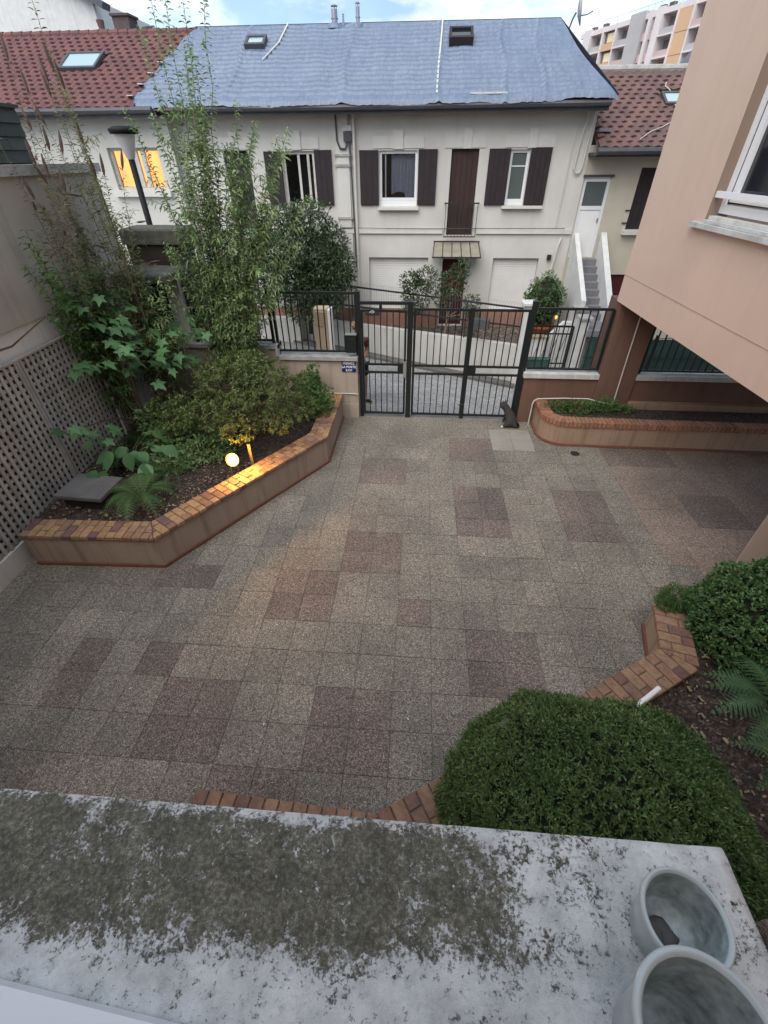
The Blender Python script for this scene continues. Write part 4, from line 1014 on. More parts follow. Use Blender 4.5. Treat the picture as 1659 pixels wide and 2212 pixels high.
# skylights on the tarpaulin roof
def skylight(name, label, x0, x1, y0, y1, frame, glass, h=.10, zf=rz, cat='skylight', tilt=0.0):
    t = thing(name, ((x0+x1)/2,(y0+y1)/2,zf((y0+y1)/2)), label, cat)
    a = Vector((0, y1-y0, zf(y1)-zf(y0))).normalized(); nn = Vector((0,-a.z,a.y))
    def q(x, y, o): v = Vector((x, y, zf(y))) + nn*o; return (v.x, v.y, v.z)
    m = MB()
    for (xa,xb,ya,yb) in ((x0,x1,y0,y0+.07),(x0,x1,y1-.07,y1),(x0,x0+.06,y0+.072,y1-.072),(x1-.06,x1,y0+.072,y1-.072)):
        v = [q(xa,ya,0),q(xb,ya,0),q(xb,yb,0),q(xa,yb,0),q(xa,ya,h),q(xb,ya,h),q(xb,yb,h),q(xa,yb,h)]
        m.add(v, [(3,2,1,0),(4,5,6,7),(0,1,5,4),(1,2,6,5),(2,3,7,6),(3,0,4,7)])
    m.build('frame', frame, t)
    v = [q(x,y,h*.8) for x,y in ((x0+.06,y0+.07),(x1-.06,y0+.07),(x1-.06,y1-.07),(x0+.06,y1-.07))]
    MB().add(v, [(0,1,2,3)]).build('pane', glass, t); return t
skylight('skylight', 'dark brown framed skylight on the tarpaulin beside the white batten', .46, 1.03, 15.40, 15.86, 'shutter', 'glassdark', .20)
skylight('skylight', 'pale glazed skylight on the tarpaulin behind the tall shrub', -4.55, -4.05, 15.45, 15.85, 'gutter', 'skyglass', .14)
# flues and dish
def flue(name, label, x, h, r, mat='zinc'):
    t = thing(name, (x,RY-.1,RZ), label, 'flue', 'metal flues')
    z = RZ-.05
    MB().lathe([(r,0),(r,h*.78)], (x,RY-.1,z), 14).build('pipe', mat, t, True)
    MB().lathe([(r*1.25,h*.36),(r*1.25,h*.40)], (x,RY-.1,z), 14).build('collar', mat, t)
    for k in range(4): bx('strut', mat, t, x+r*.8*math.cos(k*1.57)-.006, x+r*.8*math.cos(k*1.57)+.006, RY-.1+r*.8*math.sin(k*1.57)-.006, RY-.1+r*.8*math.sin(k*1.57)+.006, z+h*.78, z+h*.92)
    MB().lathe([(0.001,h*1.0),(r*1.15,h*.93),(r*1.15,h*.90),(0.001,h*.90)], (x,RY-.1,z), 14).build('cowl', mat, t)
    MB().lathe([(r*1.2,.0),(r*1.6,.05),(r*2.4,.02),(r*3,-.06)], (x,RY-.12,z+.02), 12).build('flashing', 'tarp', t); return t
flue('chimney_flue', 'stouter round metal flue on the ridge of the tarpaulin roof', -2.42, .40, .075)
flue('chimney_flue', 'slimmer metal flue with louvred cowl on the ridge of the tarpaulin roof', -1.83, .44, .05)
fl = flue('chimney_flue', 'short thin vent pipe beside the stouter flue', -2.20, .24, .025)
ds = thing('satellite_dish', (3.6,16.6,6.9), 'satellite dish seen edge on at the end of the tarpaulin roof', 'satellite dish')
MB().lathe([(0.001,.0),(.12,.012),(.24,.05),(.30,.085),(.295,.092),(.24,.06),(.12,.022),(0.001,.01)], (3.60,16.6,7.10), 28, (1,-.28,.16)).build('reflector', 'aptg', ds, True)
MB().tube([(3.40,16.6,6.55),(3.52,16.6,6.95),(3.58,16.6,7.06)], .02, 6).build('mast', 'pipe', ds); MB().tube([(3.62,16.6,7.0),(3.85,16.58,7.02),(3.98,16.58,7.08)], .012, 5).build('arm', 'pipe', ds)

# left house with the lit window
lh = thing('row_house', (-9,13.75,0.3), 'pale house with red tiled roof and glowing orange window, left of the tarpaulin', 'house')
DL = 13.75
m = wall_openings(MB(), -16.0, -6.22, -1.2, 5.25, DL, .22, [(-7.92,-6.62,3.67,4.52)])
m.add([(-6.22,DL,-1.2),(-6.22,D+.1,-1.2),(-6.22,D+.1,5.25),(-6.22,DL,5.25)], [(0,1,2,3)]); m.build('wall', 'cream_left', lh)
wl = window(lh, -7.92, -6.62, 3.67, 4.52, DL+.10, mat='wood_white', fr=.055)
for xx in (-7.27, -7.08): MB().box(xx-.055,xx+.055,DL+.09,DL+.159,3.73,4.46).build('mullion', 'wood_white', wl)
MB().box(-7.86,-6.68,DL+.20,DL+.21,3.73,4.46).build('lit_curtain', 'litcurtain', wl)
sill(lh, -8.02, -6.50, 3.655, DL, .12, 'trim')
MB().tube([(-16,13.30,5.16),(-6.3,13.30,5.18)], .065, 8).build('gutter', 'gutter', lh); MB().box(-16,-6.25,13.36,13.39,5.04,5.16).build('fascia', 'gutter', lh)
MB().box(-16,-6.25,13.392,DL,5.08,5.11).build('soffit', 'gutter', lh)
LEY, LEZ, LRY, LRZ = 13.30, 5.22, 16.45, 6.87
def lrz(y): return LEZ+(LRZ-LEZ)*(y-LEY)/(LRY-LEY)
lroof = MB().add([(-16,LEY+.05,LEZ-.05),(-5.6,LEY+.05,LEZ-.05),(-5.6,LRY,LRZ-.06),(-16,LRY,LRZ-.06),(-16,19.6,LEZ-.05),(-5.6,19.6,LEZ-.05)], [(0,1,2,3),(3,2,5,4)]).build('roof', 'rooftile_brown', lh)
def clay_tile(mat, wd, ln):
    """one interlocking tile: two waves across, its foot raised over the tile below; local x across, y up the slope"""
    cs = 8; vs = []
    for yy, zz in ((0,.032),(ln*.5,.018),(ln,.004)):
        for k in range(cs+1):
            u = k/cs; vs.append((u*wd, yy, zz+.016*math.sin(u*2*math.pi*1.0-1.2)))
    for k in range(cs+1):
        u = k/cs; vs.append((u*wd, 0, .004+.0*u))
    fs = []
    for r_ in range(2):
        for k in range(cs): q = r_*(cs+1)+k; fs.append((q,q+1,q+cs+2,q+cs+1))
    for k in range(cs): fs.append((3*(cs+1)+k,3*(cs+1)+k+1,k+1,k))
    me = bpy.data.meshes.new('clay_tile'); me.from_pydata(vs, [], fs); me.materials.append(MT[mat]); return me
def tile_roof(parent, mat, x0, x1, ey, ez, ry, rzz, skip, order, wd=.235, ln=.36, exp=.205):
    me = clay_tile(mat, wd-.004, ln); a = Vector((0, ry-ey, rzz-ez)); L = a.length; a.normalize(); nn = Vector((0,-a.z,a.y)); ang = math.atan2(a.z, a.y)
    spots = []
    for r_ in range(int(L/exp)):
        for c in range(int((x1-x0)/wd)):
            x = x0 + c*wd + (wd/2 if r_ % 2 else 0); p = Vector((x, ey, ez)) + a*(r_*exp)
            if skip(x+wd/2, p.y): continue
            spots.append((order(x, p.y), x, p))
    spots.sort(key=lambda q: q[0]); rest = MB(); src = [v.co.copy() for v in me.vertices]; fs = [tuple(q.vertices) for q in me.polygons]
    for k, (o_, x, p) in enumerate(spots):
        m4 = Matrix.Translation(p + nn*random.uniform(0,.004)) @ Matrix.Rotation(ang + random.uniform(-.006,.006), 4, 'X') @ Matrix.Rotation(random.uniform(-.008,.008), 4, 'Z')
        if k < 300: link('roof_tile', me, parent, m4)
        else: rest.add([tuple(m4 @ v) for v in src], fs)
    if rest.v:
        o = rest.build('other_roof_tiles', mat, parent); o['kind'] = 'stuff'
tile_roof(lroof, 'rooftile_red', -12.6, -5.9, LEY, LEZ, LRY, LRZ,
          lambda x, y: x > -6.80+.85*(y-13.45)/3.05 or (-9.12 < x < -8.12 and 14.72 < y < 15.45), lambda x, y: abs(x+7.9)*1.0+abs(y-14.5)*.6)
for k in range(24): MB().lathe([(.085,0),(.10,.27)], (-12.4+k*.265,LRY,LRZ-.01), 10, (1,0,.0)).build('ridge_tile', 'rooftile_red', lroof)
skylight('skylight', 'pale glazed skylight in the red tiled roof', -9.10, -8.15, 14.75, 15.45, 'gutter', 'skyglass', .09, lrz)
cm = thing('chimney', (-8.0,17,7), 'dark square chimney with whitewashed foot behind the red roof ridge', 'chimney')
MB().prism([(-8.52,17.0),(-8.08,17.0),(-8.08,17.5),(-8.52,17.5)], 6.75, 7.28).build('stack', 'chimney', cm); MB().prism([(-8.56,16.96),(-8.04,16.96),(-8.04,17.54),(-8.56,17.54)], 7.282, 7.33).build('cap', 'chimney', cm)
MB().box(-8.56,-8.02,16.85,16.99,6.72,6.92).build('foot', 'white_rough', cm)
cm = thing('chimney', (-7.5,17.4,7), 'lower sloping dark chimney beside the square chimney', 'chimney')
MB().add([(-7.92,17.1,6.7),(-7.40,17.1,6.7),(-7.40,17.8,6.7),(-7.92,17.8,6.7),(-7.82,17.1,7.08),(-7.60,17.1,7.10),(-7.60,17.8,7.10),(-7.82,17.8,7.08)], [(3,2,1,0),(4,5,6,7),(0,1,5,4),(1,2,6,5),(2,3,7,6),(3,0,4,7)]).build('stack', 'chimney', cm)
rr = thing('rear_house', (-10,20,6), 'reddish ridge of a further house behind the red roof', 'house')
MB().add([(-13,19.4,6.3),(-8.6,19.4,6.3),(-8.7,20.4,7.35),(-12.9,20.4,7.40)], [(0,1,2,3)]).build('roof', 'rooftile_brown', rr); MB().box(-13,-8.6,19.45,20.4,0,6.28).build('wall', 'cream_left', rr)
MB().lathe([(.10,0),(.13,.18),(.09,.22),(.12,.42)], (-10.6,20.3,7.35), 10).build('chimney_pot', 'rooftile_brown', rr)
# white gabled building further left
gb = thing('gabled_building', (-20,27,0), 'white gable wall with dark roof edge far behind the dry stalks', 'building')
MB().prism([(0,0),(1,0),(1,1),(0,1)],0,1)
gv = [(-30,27,-1),(-14.2,27,-1),(-14.2,27,9.55),(-22,27,13.1),(-30,27,13.1)]
MB().add(gv+[(x,35,z) for x,y,z in gv], [(0,1,2,3,4),(1,6,7,2)]).build('wall', 'white_rough', gb)
MB().beam((-13.6,26.9,9.25),(-22.2,26.9,13.2),.6,.22,(0,0,1)).beam((-22.2,26.9,13.2),(-31,26.9,13.2),.6,.22).build('roof_edge', 'slate', gb)

# right house
rh = thing('row_house', (6,D,0), 'lower yellowish house with brown tiled roof behind the peach overhang', 'house')
DR = D+.02
m = wall_openings(MB(), 3.925, 11.5, -1.4, 4.50, DR, .20, [(3.95,4.60,2.16,3.89),(5.25,5.95,2.80,4.07),(4.98,5.7,-.3,1.75)])
m.build('wall', 'cream_right', rh)
d_ = MB(); d_.box(3.952,4.02,DR+.03,DR+.09,2.161,3.888); d_.box(4.53,4.598,DR+.03,DR+.09,2.161,3.888); d_.box(4.02,4.53,DR+.03,DR+.09,3.80,3.888); d_.box(4.02,4.53,DR+.03,DR+.09,3.22,3.30)
dr = d_.build('door', 'pvc', rh); MB().box(4.022,4.528,DR+.05,DR+.07,2.165,3.218).build('door_panel', 'white', dr); MB().box(4.022,4.528,DR+.055,DR+.065,3.302,3.798).build('pane', 'glassgreen', dr)
MB().cbox((4.50,DR+.03,3.0),(.02,.04,.09)).build('handle', 'zinc', dr)
MB().box(3.90,4.64,DR-.05,DR-.001,3.895,3.94).build('lintel', 'gutter', rh)
sh = MB().box(5.252,5.948,DR+.05,DR+.08,2.801,4.068).build('shutter', 'shutter', rh)
for k in range(6): bx('board', 'shutter', sh, 5.26+k*.115, 5.26+k*.115+.108, DR+.036, DR+.0495, 2.81, 4.06)
sill(rh, 5.18, 6.0, 2.79, DR, .10); MB().box(4.982,5.698,DR+.06,DR+.09,-.29,1.748).build('low_door', 'darkred', rh)
for zz in (2.93, 3.2): MB().box(5.13,5.25,DR-.03,DR-.001,zz,zz+.025).build('shutter_catch', 'iron', rh)
REY, REZ, RRY, RRZ = 13.52, 4.44, 16.6, 6.02
def rrz(y): return REZ+(RRZ-REZ)*(y-REY)/(RRY-REY)
rroof = MB().add([(3.98,REY+.05,REZ-.05),(11,REY+.05,REZ-.05),(11,RRY,RRZ-.06),(3.98,RRY,RRZ-.06),(3.98,19,REZ),(11,19,REZ)], [(0,1,2,3),(3,2,5,4)]).build('roof', 'rooftile_brown', rh)
tile_roof(rroof, 'rooftile_brown', 4.0, 9.4, REY, REZ, RRY, RRZ, lambda x, y: (5.72 < x < 6.25 and 15.0 < y < 15.55) or x > 7.3, lambda x, y: abs(x-5.2)+abs(y-14.4)*.8)
MB().tube([(3.95,REY-.03,REZ-.06),(9,REY-.03,REZ-.06)], .07, 8).build('gutter', 'gutter', rh); MB().box(3.93,9,REY+.03,DR-.002,REZ-.16,REZ-.12).build('soffit', 'gutter', rh)
MB().box(3.90,3.975,REY-.02,RRY,4.30,4.36).build('verge', 'gutter', rh)
MB().tube([(4.0,RRY,RRZ+.02),(9,RRY,RRZ+.02)], .09, 8).build('ridge', 'coping', rh)
MB().box(4.02,4.30,13.95,14.12,4.74,4.80).build('flashing', 'zinc', rh)
skylight('skylight', 'pale glazed skylight in the brown tiled roof', 5.74, 6.22, 15.02, 15.52, 'gutter', 'skyglass', .08, rrz)
MB().tube([(x, y, rrz(y)+.06) for x, y in ((5.95,15.9),(5.90,15.75),(5.97,15.6),(5.96,15.0),(6.02,14.85),(5.98,14.6),(5.85,14.4),(5.5,14.15),(5.2,13.98),(4.9,13.7))], .011, 5).build('cable', 'palepipe', rh)
sr = thing('slate_roof_house', (9,20,5), 'grey slate hip roof rising behind the brown tiled roof', 'house')
MB().add([(6.9,18.2,6.15),(13,18.2,6.15),(13,21,8.3),(9.3,21,8.0),(9.3,23,6.2)], [(0,1,2,3),(0,3,4)]).build('roof', 'slate', sr); MB().box(7.0,13,18.3,23,0,6.13).build('wall', 'cream_right', sr)

# ------------------------------------------------------------------ garden in front of the houses
A, B = Vector((-9,15.79)), Vector((2.75,12.06)); d = (B-A).normalized(); nrm = Vector((d.y,-d.x))
m = MB()
gq = [(-9,14.0),(-3.35,14.0),(2.75,12.10),(2.75,14.0)]
mg = MB().add([(-3.4,13.98,.34),(2.78,12.08,.36),(2.95,13.98,.34)], [(0,1,2)]).add([(-9,13.98,.34),(-3.4,13.98,.34),(-3.4,13.9,.34),(-9,13.9,.34)], [(0,1,2,3)])
tag(mg.build('garden_bed', 'gardensoil'), kind='structure')
rw = thing('retaining_wall', (0,12.9,0), 'pale concrete retaining wall across the street, sloping down to the white post', 'wall')
m = MB(); a0, b0 = Vector((-3.5,14.03)), Vector((2.72,12.06)); n_ = Vector(((b0-a0).y, -(b0-a0).x)).normalized()
q = [a0, b0, b0-n_*.18, a0-n_*.18]
zt = [.52,.40,.40,.52]
m.add([(p.x,p.y,-1.2) for p in q]+[(p.x,p.y,z) for p, z in zip(q, zt)], [(4,5,6,7),(0,1,5,4),(1,2,6,5),(2,3,7,6),(3,0,4,7)]); m.build('wall', 'retaining', rw)
MB().box(-9,-3.52,13.70,13.98,-.6,.56).build('wall', 'retaining', rw)
gr = thing('garden_railing', (0,12.9,.4), 'thin dark two rail fence with wire mesh on the retaining wall', 'fence')
def rp_(t, z): p = a0.lerp(b0, t) - n_*.09; return (p.x, p.y, z)
for h0, h1 in ((1.52,1.30),(.98,.86)): seg('rail', 'iron', gr, rp_(0,h0), rp_(1,h1), .035, .04)
for t_ in (.02,.25,.52,.76): seg('post', 'iron', gr, rp_(t_, .40), rp_(t_, 1.50-.2*t_), .03, .03)
wm = MB(); 
for k in range(90):
    t_ = k/90; z0_ = 1.54-.22*t_
    wm.tube([rp_(t_, .9-.1*t_), rp_(t_, z0_+.06), rp_(t_+.004, z0_+.12), rp_(t_+.009, z0_+.06)], .0035, 3, False)
wm.build('wire_mesh', 'greymetal', gr)
gp = thing('gate_pillar', (2.75,12,-.5), 'white post with flat cap at the end of the retaining wall', 'pillar')
MB().box(2.62,2.80,11.92,12.10,-1.2,1.44).build('shaft', 'white_rough', gp); MB().prism([(2.54,11.84),(2.88,11.84),(2.88,12.18),(2.54,12.18)], 1.442, 1.52, .02).build('cap', 'white_rough', gp)
gp = thing('gate_pillar', (4.1,12,-.5), 'white post in front of the stairway', 'pillar')
MB().box(3.93,4.13,11.55,11.75,-1.4,1.22).build('shaft', 'white_rough', gp); MB().prism([(3.87,11.49),(4.19,11.49),(4.19,11.81),(3.87,11.81)], 1.222, 1.29, .02).build('cap', 'coping', gp)
g3 = fence('garden_gate', 'small dark iron gate with crossed bars between the two white posts', 2.86, 3.87, -.35, .98, 8, y=11.85, r=.009, midz=[.05,.80], posts=(True, True)); g3['category'] = 'gate'
for k in range(4): seg('cross_bar', 'iron', g3, (3.0+k*.2,11.85,.08), (3.15+k*.2,11.85,.78), .012, .012)
gm = thing('windbreak_fence', (5.3,11.4,0), 'green mesh windbreak on a fence in front of the stairs and right house', 'fence')
for x0_, x1_ in ((4.16,4.60),(4.62,5.75),(5.77,7.6)):
    V = []; F = []; nn_ = 12
    for j in range(nn_+1):
        for i in range(nn_+1): V.append((x0_+(x1_-x0_)*i/nn_, 11.45+.02*math.sin(i*1.7+j*.9)-.1*(x0_-4.1)*0, -1.3+(2.13)*j/nn_-.02*math.sin(i/nn_*math.pi)*(j/nn_)))
    for j in range(nn_):
        for i in range(nn_): q0 = j*(nn_+1)+i; F.append((q0,q0+1,q0+nn_+2,q0+nn_+1))
    link('mesh_panel', npmesh('mesh_panel', V, F, 'greenmesh', True), gm)
for z_ in (.86, .38): seg('wire', 'iron', gm, (4.14,11.42,z_), (7.6,11.42,z_), .012, .012)
for x_ in (4.61, 5.76): seg('post', 'iron', gm, (x_,11.45,-1.3), (x_,11.45,.92), .04, .04)
# stairs to the white door
st = thing('stairway', (4.4,13,0), 'grey stone steps between whitewashed parapets leading to the white door', 'stairs')
for k in range(9):
    z1_ = 2.15-.145*k; y1_ = 13.98-.20*k
    bx('step', 'stairgrey', st, 4.105, 4.655, y1_-.215 if k < 8 else y1_-.9, y1_-.002, z1_-.145, z1_)
MB().box(4.105,4.655,11.9,13.97,-1.3,.70).build('base', 'white_rough', st)
def parapet(xa, xb, zt, zb, y0_, y1_, mat='white_rough'):
    v = [(xa,y0_,-1.3),(xb,y0_,-1.3),(xb,y1_,-1.3),(xa,y1_,-1.3),(xa,y0_,zb),(xb,y0_,zb),(xb,y1_,zt),(xa,y1_,zt)]
    return MB().add(v, [(4,5,6,7),(0,1,5,4),(1,2,6,5),(2,3,7,6),(3,0,4,7)]).build('parapet', mat, st)
parapet(3.985,4.10,2.72,1.52,12.1,13.97); parapet(4.66,4.80,2.74,1.25,11.95,13.97)
MB().prism([(3.86,12.0),(4.2,12.0),(4.2,12.35),(3.86,12.35)], 1.30, 1.36).build('step_cap', 'coping', st)
MB().add([(2.95,12.3,-.9),(3.98,12.3,-.9),(3.98,12.3,.95),(3.75,12.3,.95),(2.95,12.3,.05),(2.95,12.45,-.9),(3.98,12.45,-.9),(3.98,12.45,.95),(3.75,12.45,.95),(2.95,12.45,.05)],
  [(0,1,2,3,4),(9,8,7,6,5),(2,7,8,3),(3,8,9,4),(4,9,5,0),(1,6,7,2)]).build('lower_parapet', 'white_rough', st)
bxw = thing('storage_box', (3.05,12.05,.1), 'white box with pale lid standing behind the garden gate', 'box')
MB().box(2.92,3.28,11.98,12.22,.12,.62).build('body', 'white', bxw); MB().box(2.90,3.30,11.96,12.24,.622,.68).build('lid', 'cabinet', bxw)
tag(MB().box(2.92,3.28,11.98,12.22,-1.2,.118).build('low_pier', 'retaining'), 'low concrete pier carrying the white box behind the garden gate', 'pier')
# cabinet behind the left railing
cb = thing('utility_cabinet', (-2.0,9.55,.5), 'beige utility cabinet with louvred top beside the street behind the railing', 'cabinet')
zc = street_z(-2,9.6)
MB().box(-2.14,-1.86,9.45,9.75,zc,1.92).build('body', 'cabinet', cb)
for k in range(7): bx('louvre', 'cabinet', cb, -2.12, -1.88, 9.435, 9.449, 1.60+k*.042, 1.622+k*.042)
MB().box(-1.855,-1.80,9.45,9.75,zc,1.90).build('side_post', 'white', cb)
# flower trough hanging on the garden fence
tb = thing('window_box', (1.6,12.3,.9), 'dark plastic trough hung on the garden fence beyond the gate', 'window box')
MB().prism([(1.36,12.24),(1.80,12.10),(1.85,12.26),(1.41,12.40)], .78, 1.02).build('trough', 'gutter', tb)

# ------------------------------------------------------------------ apartment block far behind
ap = thing('apartment_block', (44,110,0), 'far pink and orange apartment block with balconies behind the right house', 'building')
AQ, AD = Vector((44.43,110.0)), Vector((0.3697,-0.9291)); AN = Vector((0.9291,0.3697))      # AN goes into the block
def apb(name, mat, s0, s1, d0, d1, z0, z1, parent=ap):
    m = MB(); v = []
    for z in (z0, z1):
        for s_, d_ in ((s0,d0),(s1,d0),(s1,d1),(s0,d1)):
            q = AQ + AD*s_ + AN*d_; v.append((q.x, q.y, z))
    return m.add(v, [(3,2,1,0),(4,5,6,7),(0,1,5,4),(1,2,6,5),(2,3,7,6),(3,0,4,7)]).build(name, mat, parent)
H0, H1, ST = 0.0, 24.1, 2.85
apb('wall', 'aptp', -33, 16, 1.6, 12, H0, H1-.2)
apb('parapet', 'aptw', -33, 16, 0.0, 1.58, H1-.75, H1)
for s0, s1, mat, top in ((-31.6,-29.4,'aptw',.25),(-17.8,-14.1,'aptg',.4),(-12.95,-12.3,'aptw',.2),(-11.2,-9.7,'aptw',.25),(12,14,'aptg',.4)): apb('pier', mat, s0, s1, -.35, 1.59, H0, H1+top)
for s_ in (-25.6,-21.7,-6.2,-2.8,2.0,6.0): apb('mullion_pier', 'aptw', s_-.16, s_+.16, -.18, 1.57, H0, H1+.05)
for k in range(8):
    zt_ = H1-.75-ST*k
    for s0, s1 in ((-29.38,-25.78),(-21.5,-17.82),(-9.68,-6.38),(-2.62,1.82),(6.2,11.98)):
        apb('balcony_slab', 'aptw', s0, s1, -.30, 1.55, zt_-ST, zt_-ST+.22)
        apb('balcony_panel', 'aptg' if (k+int(s0)) % 2 else 'aptp', s0+.05, s1-.05, -.12, -.02, zt_-ST+.225, zt_-ST+1.05)
        wv_ = apb('window', 'aptd', s0+.3, s1-1.2, 1.40, 1.58, zt_-ST+.3, zt_-.35); apb('pane', 'apty', s1-1.15, s1-.35, 1.42, 1.58, zt_-ST+.3, zt_-.4, ap)
    for s0, s1 in ((-25.42,-21.88),(-6.02,-2.98),(2.18,5.82)):
        apb('panel', 'apto', s0, s1, .02, 1.5, zt_-ST+.05, zt_-1.75 if s0 < -10 else zt_-.02)
        if s0 < -10:
            f_ = apb('window', 'aptd', s0+.2, s1-.2, .5, 1.5, zt_-1.74, zt_-.1); apb('blind', 'apty', s0+.9, s1-.5, .46, .49, zt_-1.6, zt_-.3, f_)
    for s0, s1 in ((-14.05,-13.0),(-12.25,-11.25)):
        f_ = apb('window', 'aptd', s0+.05, s1-.05, .9, 1.5, zt_-1.7, zt_-.15); apb('blind', 'apty', s0+.45, s1-.1, .85, .89, zt_-1.6, zt_-.3, f_)
        apb('panel', 'aptp', s0+.02, s1-.02, .05, 1.5, zt_-ST+.02, zt_-1.72)
for s_ in (-30,-26.5,-11.5,-9.3,-1,4): apb('roof_plant', 'lf_olive' if False else 'seed', s_, s_+1.1, .3, 1.0, H1+.01, H1+.55)
for k in range(30): apb('roof_rail', 'aptg', -32+k*1.6, -31.95+k*1.6, .25, .3, H1+.005, H1+1.0)
apb('roof_rail', 'aptg', -32, 15, .24, .30, H1+1.0, H1+1.06)

# ------------------------------------------------------------------ plants
def unit(a): return a/np.maximum(np.linalg.norm(a, axis=-1, keepdims=True), 1e-9)
def leaf_mesh(name, P, Dr, Nr, L, W, mat, droop=0.15, fold=0.12):
    """P base points, Dr directions, Nr leaf normals, L/W arrays; six-point leaves"""
    P, Dr, Nr = np.asarray(P, float), unit(np.asarray(Dr, float)), np.asarray(Nr, float)
    S = unit(np.cross(Dr, Nr)); Nn = np.cross(S, Dr); L = np.asarray(L)[:, None]; W = np.asarray(W)[:, None]
    n = len(P); down = np.array([0, 0, -1.0])
    b = P; l1 = P+Dr*L*.35+S*W*.5+Nn*W*fold; r1 = P+Dr*L*.35-S*W*.5+Nn*W*fold
    l2 = P+Dr*L*.72+S*W*.34+Nn*W*fold+down*L*droop*.35; r2 = P+Dr*L*.72-S*W*.34+Nn*W*fold+down*L*droop*.35
    t = P+Dr*L+down*L*droop
    V = np.stack([b, l1, l2, t, r2, r1], 1).reshape(-1, 3)
    F = np.arange(n*6).reshape(n, 6)
    return npmesh(name, V, F, mat)
def leaf_quads(name, P, Dr, Nr, L, W, mat):
    P, Dr, Nr = np.asarray(P, float), unit(np.asarray(Dr, float)), np.asarray(Nr, float)
    S = unit(np.cross(Dr, Nr)); L = np.asarray(L)[:, None]; W = np.asarray(W)[:, None]
    V = np.stack([P, P+Dr*L*.45+S*W*.5, P+Dr*L, P+Dr*L*.45-S*W*.5], 1).reshape(-1, 3)
    return npmesh(name, V, np.arange(len(P)*4).reshape(-1, 4), mat)
def rvec(n): return unit(rng.normal(size=(n, 3)))
def bez(p0, p1, p2, n): 
    t = np.linspace(0, 1, n)[:, None]; return (1-t)**2*np.array(p0)+2*t*(1-t)*np.array(p1)+t*t*np.array(p2)

def stem_shrub(name, label, base, stems, lw, mat, barkm, cat='shrub', group=None, spacing=.05, side=0, seedheads=0, r0=.012, start=.12, trans_mat=None, side_len=(.15,.4), droop=.28):
    """stems: list of (offset, control, tip) triples relative to base; leaves sit in pairs along the stems and side shoots"""
    t = thing(name, base, label, cat, group); base = np.array(base); sm = MB(); PP, DD_, NN, LL, WW = [], [], [], [], []
    heads = []
    def dress(path, r, i0, dens, scale):
        seglen = np.linalg.norm(np.diff(path, axis=0), axis=1).sum(); n = max(2, int(seglen/dens)); m_ = len(path)
        az = rng.uniform(0, 6.28)
        for k in range(n):
            u = i0+(1-i0)*(k+.5)/n; f_ = u*(m_-1); i = min(int(f_), m_-2); p = path[i]*(1-(f_-i))+path[i+1]*(f_-i); d_ = path[i+1]-path[i]; d_ = d_/np.linalg.norm(d_)
            a = np.cross(d_, [0,0,1.0]); a = a/max(np.linalg.norm(a), 1e-6) if np.linalg.norm(a) > .05 else np.array([1.0,0,0]); b_ = np.cross(d_, a)
            az += 1.57+rng.uniform(-.4,.4)
            for s_ in (0, 3.14):
                if rng.random() < .12: continue
                o = a*math.cos(az+s_)+b_*math.sin(az+s_); dr = o*.85+d_*.55+np.array([0,0,-.15])+rng.normal(size=3)*.18
                sz = scale*rng.uniform(.65,1.15)*(1.0-.35*u)
                PP.append(p); DD_.append(dr); NN.append(np.array([0,0,1.0])+rng.normal(size=3)*.5+o*-.2); LL.append(lw[0]*sz); WW.append(lw[1]*sz)
    for o, c, tip in stems:
        path = bez(base+np.array(o), base+np.array(c), base+np.array(tip), 12); path[1:-1] += rng.normal(size=(10,3))*.012
        rs = np.linspace(r0, r0*.25, 12); sm.tube([tuple(p) for p in path], list(rs), 5)
        dress(path, r0, start, spacing, 1.0)
        for k in range(side):
            u = rng.uniform(.25,.95); i = int(u*10); p = path[i]; d_ = unit((path[i+1]-path[i])[None])[0]
            o2 = rvec(1)[0]; o2[2] = o2[2]*.3; ln = rng.uniform(*side_len)*(1.15-u*.5); e = p+(d_*.45+o2*.9+np.array([0,0,-.12]))*ln
            sp = bez(p, (p+e)/2+np.array([0,0,.08])*ln*2, e, 6); sm.tube([tuple(q) for q in sp], list(np.linspace(r0*.4, r0*.15, 6)), 4, False); dress(sp, r0*.3, .1, spacing*.9, .8)
            if seedheads and rng.random() < seedheads:
                d2 = unit((sp[-1]-sp[-2])[None])[0]; heads.append(MB().tube([tuple(sp[-1]+d2*q) for q in (0,.03,.08,.13,.17)], [.004,.013,.015,.010,.003], 5))
        if seedheads:
            d2 = unit((path[-1]-path[-2])[None])[0]; heads.append(MB().tube([tuple(path[-1]+d2*q) for q in (0,.05,.12,.20,.26)], [.005,.018,.022,.015,.004], 6))
    sm.build('stems', barkm, t); link('foliage', leaf_mesh('foliage', PP, DD_, NN, LL, WW, mat, droop), t)
    for h_ in heads: h_.build('seed_head', 'seed', t)
    return t
